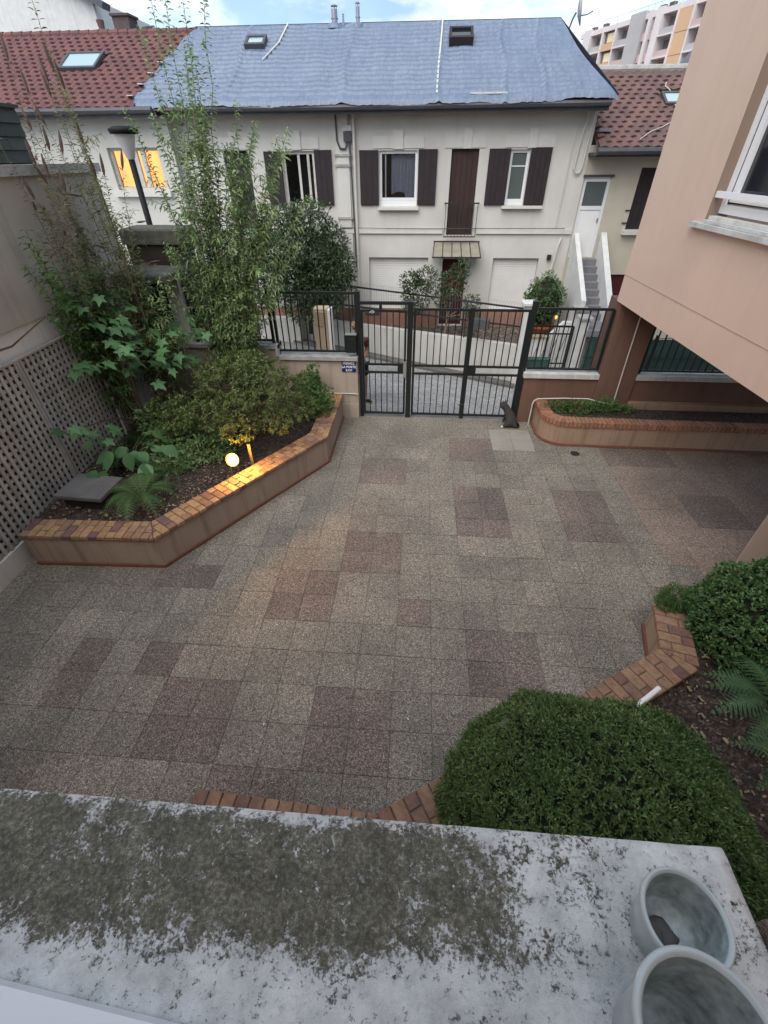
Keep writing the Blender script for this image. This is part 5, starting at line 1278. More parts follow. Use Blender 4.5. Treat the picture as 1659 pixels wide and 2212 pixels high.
def clump_shrub(name, label, base, clumps, n, lw, mat, barkm, cat='shrub', trunk=None, quads=False, shell=.55, up=.3, trunk_r=.03, group=None, tips=0):
    """clumps: (cx,cy,cz,rx,ry,rz) relative to base; leaves fill the outer part of every clump; a limb runs to each"""
    t = thing(name, base, label, cat, group); base = np.array(base, float); PP, DD_, NN = [], [], []
    tot = sum(c[3]*c[4]+c[4]*c[5]+c[3]*c[5] for c in clumps)
    sm = MB(); fork = base+np.array(trunk if trunk is not None else (0,0,.15))
    sm.tube([tuple(base), tuple((base+fork)/2+np.array([.01,.01,0])), tuple(fork)], [trunk_r*1.2, trunk_r, trunk_r*.85], 7)
    for c in clumps:
        k = int(n*(c[3]*c[4]+c[4]*c[5]+c[3]*c[5])/tot); d_ = rvec(k); r_ = (shell+(1-shell)*rng.random(k)**.6)
        r_ *= 1+.16*np.sin(d_[:,0]*7+c[0]*9)*np.cos(d_[:,1]*6+c[1]*5)+.10*np.sin(d_[:,2]*9+c[2]*3)
        cc = base+np.array(c[:3]); p = cc+d_*r_[:,None]*np.array(c[3:]); PP.append(p)
        if tips:
            # leaves gathered in rosettes at shoot tips
            m_ = max(4, k//tips); ti = rng.integers(0, m_, k); tips_p = p[:m_]; p2 = tips_p[ti]; PP[-1] = p2+rng.normal(size=(k,3))*.006
            td = unit(d_[:m_]+np.array([0,0,.6]))[ti]; DD_.append(unit(rvec(k)+td*.65)); NN.append(td+rng.normal(size=(k,3))*.25)
        else:
            DD_.append(d_*.7+rvec(k)*.8+np.array([0,0,up])); NN.append(rvec(k)*.7+np.array([0,0,1.0]))
        sp = bez(fork, (fork+cc)/2+np.array([0,0,.05]), cc, 7); sm.tube([tuple(q) for q in sp], list(np.linspace(trunk_r*.7, trunk_r*.2, 7)), 5)
        for q_ in range(6):
            e = cc+rvec(1)[0]*np.array(c[3:])*.8; sm.tube([tuple(cc), tuple((cc+e)/2+rng.normal(size=3)*.02), tuple(e)], [trunk_r*.25, trunk_r*.18, trunk_r*.08], 4, False)
    P_ = np.concatenate(PP); D_ = np.concatenate(DD_); N_ = np.concatenate(NN); k = len(P_)
    L_ = lw[0]*rng.uniform(.6,1.2,k); W_ = lw[1]*rng.uniform(.7,1.15,k)
    sm.build('branches', barkm, t); link('foliage', (leaf_quads if quads else leaf_mesh)('foliage', P_, D_, N_, L_, W_, mat), t); return t
def dome_hedge(name, label, c, r, n, lw, mat, zmin, cat='hedge', bumpy=.05):
    t = thing(name, (c[0],c[1],zmin), label, cat); c = np.array(c); r = np.array(r)
    def shape(d_): return 1+bumpy*(np.sin(d_[:,0]*5.1+1)*np.cos(d_[:,1]*4.3)+.6*np.sin(d_[:,2]*9+d_[:,0]*7)+.4*np.sin(d_[:,1]*15+d_[:,0]*11))
    d_ = rvec(int(n*1.9)); p = c+d_*r*shape(d_)[:,None]; d_ = d_[p[:,2] > zmin][:n]; k = len(d_); nn = unit(d_/r)
    # shoots: leaves come in small upward sprays
    spr = max(8, k//7); ti = rng.integers(0, spr, k); sd = d_[:spr]; sp = c+sd*r*(shape(sd)*rng.uniform(.955,1.025,spr))[:,None]
    sdir = unit(unit(sd/r)*.8+np.array([0,0,.45])+rvec(spr)*.45)
    along_ = rng.random(k); P_ = sp[ti]+sdir[ti]*(along_*lw[0]*1.5)[:,None]; D_ = unit(sdir[ti]*.75+rvec(k)*.9); N_ = unit(nn[:1].repeat(k,0)*0+sdir[ti]+rvec(k)*.6)
    link('foliage', leaf_quads('foliage', P_, D_, N_, lw[0]*rng.uniform(.7,1.2,k), lw[1]*rng.uniform(.7,1.2,k), mat), t)
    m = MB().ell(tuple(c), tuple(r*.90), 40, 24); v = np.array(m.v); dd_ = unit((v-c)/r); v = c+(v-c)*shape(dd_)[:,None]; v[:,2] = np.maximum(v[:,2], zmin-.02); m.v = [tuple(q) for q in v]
    m.build('dark_core', 'twigcore', t, True); return t  # solid dark core standing for inner twigs, added to block the view through
def fern(name, label, base, fronds, mat, L=(.5,.75)):
    t = thing(name, base, label, 'fern'); base = np.array(base, float)
    for az, ln, lift in fronds:
        dh = np.array([math.cos(az), math.sin(az), 0]); sd = np.array([-dh[1], dh[0], 0])
        path = bez(base+dh*.02, base+dh*ln*.45+np.array([0,0,ln*lift]), base+dh*ln*.98+np.array([0,0,ln*(lift*.25-.12)]), 20)
        P_, D_, N_, L_, W_ = [], [], [], [], []
        for i in range(2, 19):
            u = i/19; d_ = path[min(i+1,19)]-path[i-1]; d_ /= np.linalg.norm(d_); up_ = np.cross(sd, d_); up_ = -up_ if up_[2] < 0 else up_
            pl = ln*.26*(math.sin(math.pi*min(1, (u*.92+.10)))**.8)*(1.0 if u < .5 else 1.0)
            for s_ in (-1, 1):
                pd = unit((sd*s_+d_*.42-np.array([0,0,.16]))[None])[0]; k = max(5, int(pl/.009))
                for q in range(k):
                    pp = path[i]+pd*pl*(q/k); wl = .0175*(1-q/k*.7)*ln/.6
                    for s2 in (-1, 1):
                        P_.append(pp); D_.append(np.cross(up_, pd)*s2+pd*.55); N_.append(up_); L_.append(wl); W_.append(wl*.7)
        fo = link('frond', leaf_quads('frond', P_, D_, N_, L_, W_, mat), t)
        MB().tube([tuple(p) for p in path], list(np.linspace(.005,.0015,20)), 4, False).build('rachis', 'lf_olive', fo)
    return t
def lobed_leaf(mat, seed):
    rs = random.Random(seed); pts = []
    for a, rr in ((-150,.30),(-118,.62),(-92,.40),(-62,.88),(-34,.50),(0,1.0),(34,.50),(62,.86),(92,.40),(118,.60),(150,.30)):
        k = rr*rs.uniform(.92,1.08); pts.append((k*math.cos(R_(a)), k*math.sin(R_(a))*.9, -.14*k*k+.05*math.sin(a)))
        # round the lobes a little
    vs = [(0,0,.03)]; n = len(pts)
    for i, p in enumerate(pts):
        vs.append(p)
    fs = [(0, i, i+1) for i in range(1, n)]
    me = bpy.data.meshes.new('lobed_leaf'); me.from_pydata(vs, [], fs); me.materials.append(MT[mat])
    bm = bmesh.new(); bm.from_mesh(me); bmesh.ops.subdivide_edges(bm, edges=bm.edges[:], cuts=1, smooth=.4); bm.to_mesh(me); bm.free(); me.shade_smooth(); return me
FIG = [lobed_leaf('lf_fig', k) for k in range(3)]
def ovate_leaf(mat):
    vs = []; fs = []; n = 7
    for i in range(n):
        u = i/(n-1); wv = math.sin(math.pi*u**.8)*.36; z = -.25*u*u
        vs += [(u,-wv,z+.08*wv),(u,0,z),(u,wv,z+.08*wv)]
    for i in range(n-1):
        for k in range(2): q = i*3+k; fs.append((q,q+1,q+4,q+3))
    me = bpy.data.meshes.new('ovate_leaf'); me.from_pydata(vs, [], fs); me.materials.append(MT[mat]); me.shade_smooth(); return me
OVA = ovate_leaf('lf_fig')
def big_leaf_plant(name, label, base, leaves, meshes, barkm, cat='plant'):
    """leaves: (x,y,z,size,azimuth) in world space; every large leaf is a part of its own on a stalk"""
    t = thing(name, base, label, cat); sm = MB(); b = Vector(base)
    for x, y, z, sz, az in leaves:
        tilt = random.uniform(.15,.75); m4 = Matrix.Translation((x,y,z)) @ Matrix.Rotation(az, 4, 'Z') @ Matrix.Rotation(tilt, 4, 'Y') @ Matrix.Rotation(random.uniform(-.4,.4), 4, 'X') @ Matrix.Scale(sz, 4)
        link('leaf', random.choice(meshes), t, m4)
    return t, sm

# tall green buddleia in front of the railing
S = []
B0 = (-3.60, 8.25, .45)
for k in range(44):
    tx = random.triangular(-.9,2.1,.6); tz = (5.6-abs(tx-.5)*.95)*random.uniform(.50,1.0); ty = random.uniform(-.6,.12)
    S.append(((random.uniform(-.16,.22),random.uniform(-.08,.08),0),(tx*.45,ty*.1,tz*.68),(tx,ty,tz*.97)))
for tx, tz in ((.15,5.6),(.35,5.75),(.62,5.7),(.85,5.45),(-.1,5.2)): S.append(((random.uniform(-.1,.2),0,0),(tx*.4,-.05,tz*.6),(tx,random.uniform(-.4,-.1),tz)))
stem_shrub('buddleia_shrub', 'tall slender green shrub with long narrow leaves before the black railing', B0, S, (.15,.042), 'lf_bud', 'drystem', spacing=.052, side=16, seedheads=0, r0=.010, start=.28, side_len=(.15,.50), droop=.4)
# dense lower foliage of the same stand
S = []
for k in range(34):
    a = random.uniform(0, 6.28); q = random.uniform(.15,.80); S.append(((random.uniform(-.2,.2),random.uniform(-.1,.1),0),(q*.6*math.cos(a),.3*q*math.sin(a),1.3),(q*1.2*math.cos(a),.4*q*math.sin(a)-.1,random.uniform(1.7,3.1))))
stem_shrub('buddleia_shrub', 'bushy olive green shrub filling the foot of the tall slender shrub', (-3.35,8.2,.45), S, (.12,.034), 'lf_bud', 'drystem', spacing=.05, side=14, seedheads=0, r0=.012, start=.34)
# dry stalks with seed heads over the side wall
S = []
for k in range(13):
    tx = random.uniform(-.9,.6); tz = random.uniform(3.6,5.4) ; S.append(((random.uniform(-.15,.15),random.uniform(-.15,.15),0),(tx*.35,random.uniform(-.5,.1),tz*.55),(tx,random.uniform(-1.2,.2),tz)))
stem_shrub('buddleia_shrub', 'tall brownish shrub with dry seed heads leaning over the side wall', (-4.75,7.85,.45), S, (.12,.026), 'lf_olive', 'drystem', spacing=.07, side=14, seedheads=.16, r0=.009, start=.5, side_len=(.25,.7))
S = []
for k in range(9):
    tx = random.uniform(-.35,.35); tz = random.uniform(3.4,5.0); S.append(((random.uniform(-.12,.12),random.uniform(-.12,.12),0),(tx*.3,random.uniform(-.3,.2),tz*.6),(tx,random.uniform(-.5,.5),tz)))
stem_shrub('buddleia_shrub', 'withered reed like stalks in front of the dark shingle screen', (-4.95,6.9,.45), S, (.11,.022), 'lf_dry', 'drystem', spacing=.085, side=12, seedheads=.25, r0=.008, start=.62, side_len=(.25,.6))
# green arching shoots over the utility shelter
S = []
for k in range(34):
    a = random.uniform(-1.2,1.0); S.append(((random.uniform(-.3,.3),random.uniform(-.1,.1),0),(a*.5,-.15,1.6),(a,random.uniform(-.7,.2),random.uniform(1.3,3.2))))
stem_shrub('leafy_shrub', 'green arching shrub hiding the masonry shelter in the corner', (-4.7,7.8,.45), S, (.13,.040), 'lf_bud', 'drystem', spacing=.055, side=16, r0=.010, start=.25)
S = []
for k in range(24):
    S.append(((random.uniform(-.1,.1),random.uniform(-.2,.2),0),(-.12,random.uniform(-.3,.2),1.5),(random.uniform(-.2,.25),random.uniform(-1.0,.5),random.uniform(2.0,3.4))))
stem_shrub('leafy_shrub', 'dark leaved shoots climbing in front of the beige side wall', (-4.95,6.85,.45), S, (.14,.044), 'lf_green', 'bark', spacing=.06, side=14, r0=.010, start=.4)
# fig with large lobed leaves
lv = []
def figs(x, y, z, n, sp, s0=.13, s1=.20):
    for k in range(n): lv.append((x+random.uniform(-sp,sp), y+random.uniform(-sp,sp), z+random.uniform(-sp,sp)*.6, random.uniform(s0,s1), random.uniform(-1.6,.8)))
figs(-4.72,6.7,2.30,12,.26); figs(-4.45,6.5,2.05,9,.22); figs(-4.85,6.2,1.9,8,.22); figs(-4.2,7.1,1.75,9,.25); figs(-4.95,5.3,1.35,6,.18); figs(-4.85,7.3,2.6,8,.3); figs(-3.95,7.4,1.5,6,.22); figs(-4.6,6.9,1.65,12,.35); figs(-4.4,7.5,2.2,12,.4); figs(-3.9,7.7,2.0,8,.3); figs(-4.95,6.6,2.75,8,.3); figs(-4.9,5.9,1.0,6,.25)
fg, sm = big_leaf_plant('fig_tree', 'fig tree with broad lobed leaves growing against the lattice trellis', (-4.7,6.75,.42), lv, FIG, 'bark', 'tree')
for c in ((-4.72,6.7,2.2),(-4.45,6.5,1.95),(-4.85,6.2,1.8),(-4.2,7.1,1.65),(-4.95,5.3,1.25),(-4.85,7.3,2.5),(-3.95,7.4,1.4)):
    MB().tube([tuple(p) for p in bez((-4.7,6.75,.42),(-4.72,6.75,1.1),c,8)], list(np.linspace(.02,.007,8)), 5).build('stem', 'bark', fg)
MB().tube([(-5.1,4.1,2.25),(-5.12,4.5,2.38),(-5.1,5.0,2.52),(-5.08,5.3,2.5),(-4.95,5.9,2.7)], [.012,.014,.016,.012,.007], 6).build('stem', 'bark', fg)
# broad leaved ground plant under the trellis
lv = []
for k in range(58):
    a = random.uniform(0,6.28); q = random.uniform(.05,.80); lv.append((-4.45+q*math.cos(a)*.8, 5.85+q*math.sin(a)*1.1, .60+random.uniform(0,.28), random.uniform(.20,.32), a))
hp, sm = big_leaf_plant('broad_leaf_plant', 'low plant with broad green leaves at the foot of the trellis', (-4.55,5.75,.42), lv, [OVA], 'bark')
for x, y, z, sz, a in lv[:16]: MB().tube([(-4.55,5.75,.42),((x-4.55)/2,(y+5.75)/2,z*.5+.3),(x,y,z)], [.008,.006,.004], 4, False).build('stalk', 'lf_olive', hp)
clump_shrub('ground_cover', 'dark leafy ground cover filling the bed between the fern and the azalea', (-3.55,6.1,.42), [(-.3,-.25,.10,.40,.35,.14),(.15,.1,.12,.4,.35,.16),(-.55,.35,.18,.42,.4,.22),(.0,.65,.2,.4,.35,.22),(-.9,.7,.3,.4,.4,.3)], 5200, (.085,.034), 'lf_bud', 'bark', cat='plant', trunk_r=.008)
yl, sm = big_leaf_plant('fallen_leaf', 'large yellowed leaf lying beside the grey slab', (-4.62,4.98,.6), [(-4.62,4.98,.66,.17,.6)], [lobed_leaf('lf_yellow', 9)], 'bark', 'leaf')
# azalea
az_cl = [(-.55,-.75,.72,.42,.36,.24),(-.1,-.55,.78,.42,.38,.26),(.3,-.25,.80,.42,.38,.25),(-.45,-.2,.98,.45,.4,.30),(.15,.15,1.02,.48,.42,.30),(-.2,.35,1.12,.45,.42,.30),(-.75,.25,.95,.38,.4,.30),(.55,.35,.75,.32,.34,.22),(-.05,-.95,.62,.40,.26,.18),(.45,-.62,.60,.34,.26,.17),(-.95,-.35,.72,.30,.34,.24),(-1.2,-.55,.55,.34,.3,.2),(-1.45,-.2,.6,.3,.3,.22),(.75,.0,.55,.26,.3,.18)]
clump_shrub('azalea_bush', 'wide olive green azalea bush lit from below by the garden lamp', (-2.72,6.95,.42), az_cl, 21000, (.058,.019), 'lf_aza', 'bark', trunk=(0,0,.22), trunk_r=.03, tips=9)
clump_shrub('small_bush', 'fresh green low bush in the corner of the planter by the sign', (-1.92,7.85,.42), [(0,0,.38,.34,.34,.26),(-.18,.25,.45,.28,.3,.28),(.12,-.25,.30,.26,.26,.2),(-.05,.35,.62,.12,.12,.26)], 6000, (.05,.022), 'lf_green', 'bark', trunk_r=.015, tips=7)
fern('garden_fern', 'bright fern in the angled planter beside the grey slab', (-3.88,4.88,.44), [(a+random.uniform(-.15,.15), random.uniform(.50,.72), random.uniform(.55,.95)) for a in np.linspace(0, 6.28, 16)[:-1]], 'lf_fern')
fern('garden_fern', 'small shaded fern behind the bright fern in the planter', (-3.72,5.55,.44), [(a+random.uniform(-.15,.15), random.uniform(.35,.5), random.uniform(.7,1.0)) for a in np.linspace(0, 6.28, 9)[:-1]], 'lf_fern')
sb_ = thing('stone_slab', (-4.55,4.75,.45), 'grey slab raised on a dark frame in the angled planter', 'slab')
MB().prism([(-4.98,4.62),(-4.28,4.58),(-4.25,5.12),(-4.95,5.18)], .62, .68, .01).build('slab', 'slabgrey', sb_); MB().prism([(-4.92,4.68),(-4.34,4.65),(-4.31,5.08),(-4.90,5.12)], .35, .618).build('frame', 'dark', sb_)

# round garden spotlight on two legs, and the stake beside it; its lens faces the courtyard and the azalea
gl = thing('garden_spotlight', (-2.745,5.60,.44), 'glowing amber round spotlight on short legs behind the brick coping', 'lamp')
LN = Vector((.66,-.46,.50)).normalized(); lc = (-2.745,5.60,.735)
MB().lathe([(.001,.062),(.030,.056),(.058,.036),(.078,.004)], lc, 28, LN).build('lens', 'lampglow', gl, True)
MB().lathe([(.0785,.006),(.084,.018),(.096,.016),(.103,.0)], lc, 28, LN).build('halo_ring', 'haloglow', gl, True)  # added glowing ring that stands in for the lamp's halo
MB().lathe([(.1035,-.001),(.106,-.002),(.104,-.010),(.094,-.03),(.075,-.075),(.045,-.10),(.001,-.105)], lc, 28, LN).build('housing', 'iron', gl, True)
for dx in (-.045, .045): MB().tube([(-2.75+dx,5.61+dx*.7,.42),(-2.745+dx*.9,5.605+dx*.6,.66)], .009, 6).build('leg', 'palewood', gl)
tag(MB().prism([(-2.59,5.885),(-2.545,5.885),(-2.545,5.90),(-2.59,5.90)], .42, .84).build('wooden_stake', 'palewood'), 'short flat wooden stake beside the glowing spotlight', 'stake')

# street lamp behind the front wall
sl_ = thing('lamp_post', (-5.20,9.72,.2), 'unlit black lamp post with flat cap in front of the glowing window', 'lamp')
lx, ly = -5.20, 9.72
MB().tube([(lx,ly,.2),(lx,ly,4.31)], .055, 10).build('pole', 'matteblack', sl_, True)
MB().lathe([(.058,4.31),(.075,4.34),(.175,4.64),(.18,4.65)], (lx,ly,0), 20).build('shade', 'clear_lamp', sl_, True)
MB().lathe([(.03,4.35),(.05,4.44),(.06,4.55),(.03,4.62)], (lx,ly,0), 12).build('bulb', 'greymetal', sl_, True)
MB().lathe([(.001,4.765),(.15,4.757),(.235,4.725),(.24,4.70),(.225,4.655),(.001,4.655)], (lx,ly,0), 24).build('cap', 'matteblack', sl_, True)

# trees and shrubs in the garden across the street
tc_ = [(-.1,-.2,.75,.55,.4,.4),(.95,-.1,1.75,.4,.4,.5),(-.9,-.3,1.4,.6,.45,.6),(-1.2,-.2,2.1,.5,.4,.55),(.45,-.1,.9,.6,.4,.45),(-.1,-.1,2.25,.65,.5,.60),(.5,-.1,1.9,.6,.5,.55),(.25,0,2.7,.55,.45,.5),(-.45,0,2.65,.5,.4,.45),(.75,-.05,1.35,.5,.45,.55),(-.3,-.1,1.55,.6,.45,.55),(.25,-.15,1.25,.55,.45,.5),(.8,0,2.25,.4,.35,.4),(-.75,0,2.0,.45,.4,.5)]
clump_shrub('garden_tree', 'dense dark green tree before the brown door across the street', (-3.05,13.0,.35), tc_, 17000, (.105,.042), 'lf_tree', 'darkbark', cat='tree', trunk=(0,0,.85), trunk_r=.06)
gt = [(-.35,0,1.05,.42,.32,.42),(-.15,0,1.45,.30,.25,.28),(-.55,0,1.35,.28,.25,.25),(-.5,-.05,.75,.25,.2,.25)]
clump_shrub('garden_shrub', 'loose variegated shrub before the wide white roller shutter', (.30,13.1,.35), gt, 2300, (.085,.036), 'lf_tree', 'drystem', trunk=(-.1,0,.45), trunk_r=.018)
gt = [(.1,0,1.35,.38,.28,.35),(.3,0,1.65,.25,.2,.25),(-.1,0,1.0,.28,.22,.3),(.65,-.05,.85,.24,.2,.26),(.75,0,.6,.2,.2,.2)]
clump_shrub('garden_tree', 'thin small tree before the dark red door', (.75,12.98,.35), gt, 2100, (.08,.034), 'lf_tree', 'drystem', cat='tree', trunk=(.03,0,.5), trunk_r=.03)
dome_hedge('potted_bush', 'round dark green bush in a terracotta pot beside the stairway', (3.32,13.0,1.30), (.46,.42,.58), 5200, (.055,.018), 'lf_box', .72, 'bush', .09)
pt = thing('terracotta_pot', (3.38,13.0,-.2), 'large terracotta pot under the round dark bush', 'pot')
MB().lathe([(.18,-.6),(.26,.45),(.30,.62),(.32,.63),(.32,.74),(.28,.745),(.27,.68),(.001,.66)], (3.38,13.0,0), 24).build('body', 'orangepot', pt, True)
tag(MB().box(3.0,3.75,12.6,13.4,-1.3,-.6).build('pot_plinth', 'retaining'), 'concrete base under the large terracotta pot', 'plinth')
MB().ell((3.62,12.65,.98),(.035,.035,.05),8,6).build('flame', 'emberlamp', pt)
# plants in the rounded planter
clump_shrub('ground_cover', 'low dark green ground cover in the rounded planter', (3.1,8.28,.38), [(-.35,0,.10,.32,.16,.10),(.1,-.02,.12,.36,.18,.12),(.55,.02,.14,.30,.16,.15),(.9,.05,.06,.3,.14,.08)], 3200, (.05,.016), 'lf_green', 'bark', cat='plant', trunk_r=.008)

# near right planter: clipped hedge, bushes, fern
dome_hedge('clipped_hedge', 'large clipped yew dome spilling over the tan brick coping below the window', (1.43,1.27,.42), (1.05,.82,.90), 105000, (.030,.011), 'lf_yew', .30, 'hedge', .05)
dome_hedge('clipped_bush', 'rounded dark green bush behind the end of the tan brick coping', (3.62,3.12,.45), (.58,.52,.78), 20000, (.045,.020), 'lf_box', .28, 'bush', .07)
clump_shrub('small_bush', 'tuft of soft green foliage at the end of the tan brick coping', (2.98,3.48,.33), [(0,0,.16,.17,.15,.14),(-.1,-.05,.12,.12,.12,.10)], 2600, (.045,.008), 'lf_green', 'bark', trunk_r=.006)
fern('garden_fern', 'large cool green fern in the mulch at the edge of the near planter', (3.38,2.28,.34), [(a+random.uniform(-.12,.12), random.uniform(.50,.66), random.uniform(.5,.8)) for a in np.linspace(0, 6.28, 14)[:-1]], 'lf_fern2')
fern('garden_fern', 'lower fern beside the large cool green fern in the near planter', (3.25,1.75,.34), [(a+random.uniform(-.12,.12), random.uniform(.4,.55), random.uniform(.5,.8)) for a in np.linspace(0, 6.28, 10)[:-1]], 'lf_fern2')
tb_ = thing('garden_light_tube', (2.2,2.05,.4), 'short white tube light lying on the mulch beside the hedge', 'tube light')
MB().tube([(2.06,2.16,.42),(2.40,2.40,.42)], .024, 8).build('tube', 'tubewhite', tb_); MB().box(2.15,2.22,2.14,2.19,.30,.397).build('foot', 'greymetal', tb_)
# loose bark chips and scraps on the mulch
cm_ = MB()
for k in range(700):
    x, y = random.uniform(1.9,4.2), random.uniform(.6,3.0)
    if inside((x,y), big2): cm_.cbox((x,y,.335+random.uniform(-.01,.02)), (random.uniform(.015,.045),random.uniform(.008,.02),.006), 0, Quaternion((random.random(),random.random()*.4,random.random()*.4,random.random())).to_matrix())
for k in range(500):
    x, y = random.uniform(-5.1,-2.6), random.uniform(4.2,6.0)
    if inside((x,y), big): cm_.cbox((x,y,.45+random.uniform(-.01,.03)), (random.uniform(.015,.045),random.uniform(.008,.02),.006), 0, Quaternion((random.random(),random.random()*.4,random.random()*.4,random.random())).to_matrix())
tag(cm_.build('bark_chips', 'palewood'), 'loose bark chips and dry leaf scraps on the mulch', 'bark chips', kind='stuff'); 
cm2 = MB()
for k in range(46):
    x, y = random.uniform(-4.8,4.0), random.uniform(1.7,8.3)
    if hidden_tile(x, y) or (y > 3.4+1.58*(x+3.3) and x < -1.4): continue
    cm2.cbox((x,y,.006), (random.uniform(.008,.022),random.uniform(.006,.012),.004), random.uniform(0,3))
tag(cm2.build('litter', 'whiteenamel'), 'tiny pale petals and scraps scattered over the paving', 'litter', kind='stuff')

wd_ = MB()
for k in range(60):
    i, j = random.randint(-9,9), random.randint(0,16); x, y = TX+i*PX+random.uniform(-.005,.005), TY+j*PY+random.uniform(-.2,.2)
    if hidden_tile(x, y) or y < 1.6: continue
    for q in range(random.randint(3,9)):
        a = random.uniform(0,6.28); l = random.uniform(.008,.026); wd_.add([(x,y,0),(x+l*math.cos(a)+.003,y+l*math.sin(a),.006+l*.5),(x+l*1.6*math.cos(a),y+l*1.6*math.sin(a),.008),(x+l*math.cos(a)-.003,y+l*math.sin(a)+.003,.006+l*.5)], [(0,1,2,3)])
        y += random.uniform(-.01,.01)
tag(wd_.build('weeds', 'lf_green'), 'tiny green weeds growing in the joints of the paving', 'weeds', kind='stuff')

# ------------------------------------------------------------------ cat and person
def skinned(name, joints, edges, mat, parent=None, sub=2, root=0):
    me = bpy.data.meshes.new(name); me.from_pydata([j[0] for j in joints], edges, []); o = bpy.data.objects.new(name, me); COL.objects.link(o)
    md = o.modifiers.new('skin', 'SKIN'); md.use_smooth_shade = True; md.branch_smoothing = .6
    for i, j in enumerate(joints):
        r = j[1]; me.skin_vertices[0].data[i].radius = r if hasattr(r, '__len__') else (r, r)
    me.skin_vertices[0].data[root].use_root = True
    s_ = o.modifiers.new('sub', 'SUBSURF'); s_.levels = sub; s_.render_levels = sub
    me.materials.append(MT[mat])
    if parent is not None: o.parent = parent; o.matrix_parent_inverse = INV.get(parent.name, Matrix.Identity(4))
    return o
CX, CY = 1.92, 8.36
CS = 1.18
ct = thing('cat', (CX,CY,0), 'dark tabby cat sitting by the gate post, looking out through the bars', 'cat')
J = lambda x, y, z, r: ((CX+x*CS, CY+y*CS, z*CS), tuple(q*CS for q in r) if hasattr(r, '__len__') else r*CS)
cj = [J(.05,-.03,.085,(.095,.090)), J(.02,.02,.175,(.090,.092)), J(-.03,.06,.255,(.070,.070)), J(-.075,.085,.315,.066), J(-.12,.10,.352,(.088,.080)), J(-.178,.115,.335,(.046,.042)),   # hip, back, chest, neck, head, muzzle
      J(-.05,.11,.17,.030), J(-.062,.125,.07,.022), J(-.075,.145,.016,.020), J(.0,.125,.16,.030), J(-.012,.14,.06,.022), J(-.022,.165,.016,.020),          # front legs
      J(-.03,-.055,.075,.055), J(-.075,-.06,.030,.030), J(-.105,-.045,.018,.022), J(.115,.03,.07,.055), J(.09,.085,.028,.028), J(.07,.11,.016,.020),     # hind legs
      J(.13,-.085,.035,.028), J(.175,.0,.022,.022), J(.16,.09,.020,.018), J(.10,.16,.020,.012)]                                                        # tail round the side
skinned('body', cj, [(0,1),(1,2),(2,3),(3,4),(4,5),(2,6),(6,7),(7,8),(2,9),(9,10),(10,11),(0,12),(12,13),(13,14),(0,15),(15,16),(16,17),(0,18),(18,19),(19,20),(20,21)], 'fur', ct)
for dx, dy in ((-.070,-.030),(-.012,.020)):
    c = Vector((CX+(-.080+dx*.8)*CS, CY+(.108+dy)*CS,   .398*CS)); v = [c+CS*Vector((-.017,-.008,0)), c+CS*Vector((.016,-.010,-.004)), c+CS*Vector((0,.014,0)), c+CS*Vector((-.004,.0,.048))]
    MB().add(v, [(2,1,0),(0,1,3),(1,2,3),(2,0,3)]).build('ear', 'fur', ct)
MB().ell((CX-.108*CS,CY-.048*CS,.016),(.034,.026,.018),10,6).build('paw', 'whitefur', ct, True)

PX_, PYY = -1.22, 9.42; pz = street_z(PX_, PYY)-.005
pr = thing('person', (PX_,PYY,pz), 'person in a dark red shirt standing behind the gate post in yellow and black shoes', 'person')
Q = lambda x, y, z, r: ((PX_+x, PYY+y, pz+z), r)
pj = [Q(0,0,.94,(.135,.10)), Q(-.01,0,1.16,(.125,.09)), Q(-.03,0,1.36,(.155,.10)), Q(-.045,0,1.50,(.07,.07)), Q(-.06,-.02,1.58,.052),
      Q(-.09,0,.90,.085), Q(-.13,.03,.50,.060), Q(-.15,.06,.10,.040), Q(-.13,-.06,.04,.036),
      Q(.08,0,.90,.088), Q(.10,-.02,.50,.062), Q(.085,.03,.28,.056), Q(.085,.04,.10,.038), Q(.15,-.03,.045,.036),
      Q(-.20,0,1.42,.062), Q(-.26,-.03,1.16,.044), Q(-.18,-.20,1.04,.034), Q(-.10,-.27,1.05,.028),
      Q(.14,0,1.42,.062), Q(.15,.05,1.15,.044), Q(.08,-.14,1.02,.034), Q(.01,-.21,1.03,.028)]
skinned('body', pj, [(0,1),(1,2),(2,3),(3,4),(0,5),(5,6),(6,7),(7,8),(0,9),(9,10),(10,11),(11,12),(12,13),(2,14),(14,15),(15,16),(16,17),(2,18),(18,19),(19,20),(20,21)], 'skin', pr)
hx, hy, hz = PX_-.075, PYY-.035, pz+1.70
m = MB().ell((hx,hy,hz),(.074,.095,.115),20,16)
m.v = [(x + (-.010 if (hy-y) > .07 and abs(z-hz+.012) < .03 and abs(x-hx) < .02 else 0), y - (.026 if (hy-y) > .07 and -.045 < z-hz < .02 and abs(x-hx) < .022 else 0), z) for x, y, z in m.v]
head = m.build('head', 'skin', pr, True)
for dx in (-.028, .028): MB().ell((hx+dx,hy-.083,hz+.012),(.012,.008,.008),8,6).build('eye', 'whiteenamel', head)
MB().ell((hx,hy-.088,hz-.055),(.024,.008,.008),10,6).build('mouth', 'redshirt', head)
for dx in (-.076, .076): MB().ell((hx+dx,hy+.005,hz-.005),(.010,.020,.030),8,6).build('ear', 'skin', head)
m = MB().ell((hx,hy+.018,hz+.022),(.086,.098,.118),20,14,.03); m.f = [f for f in m.f if not all(m.v[i][1] < hy-.035 and m.v[i][2] < hz+.075 for i in f)]; m.build('hair', 'hair', pr, True)
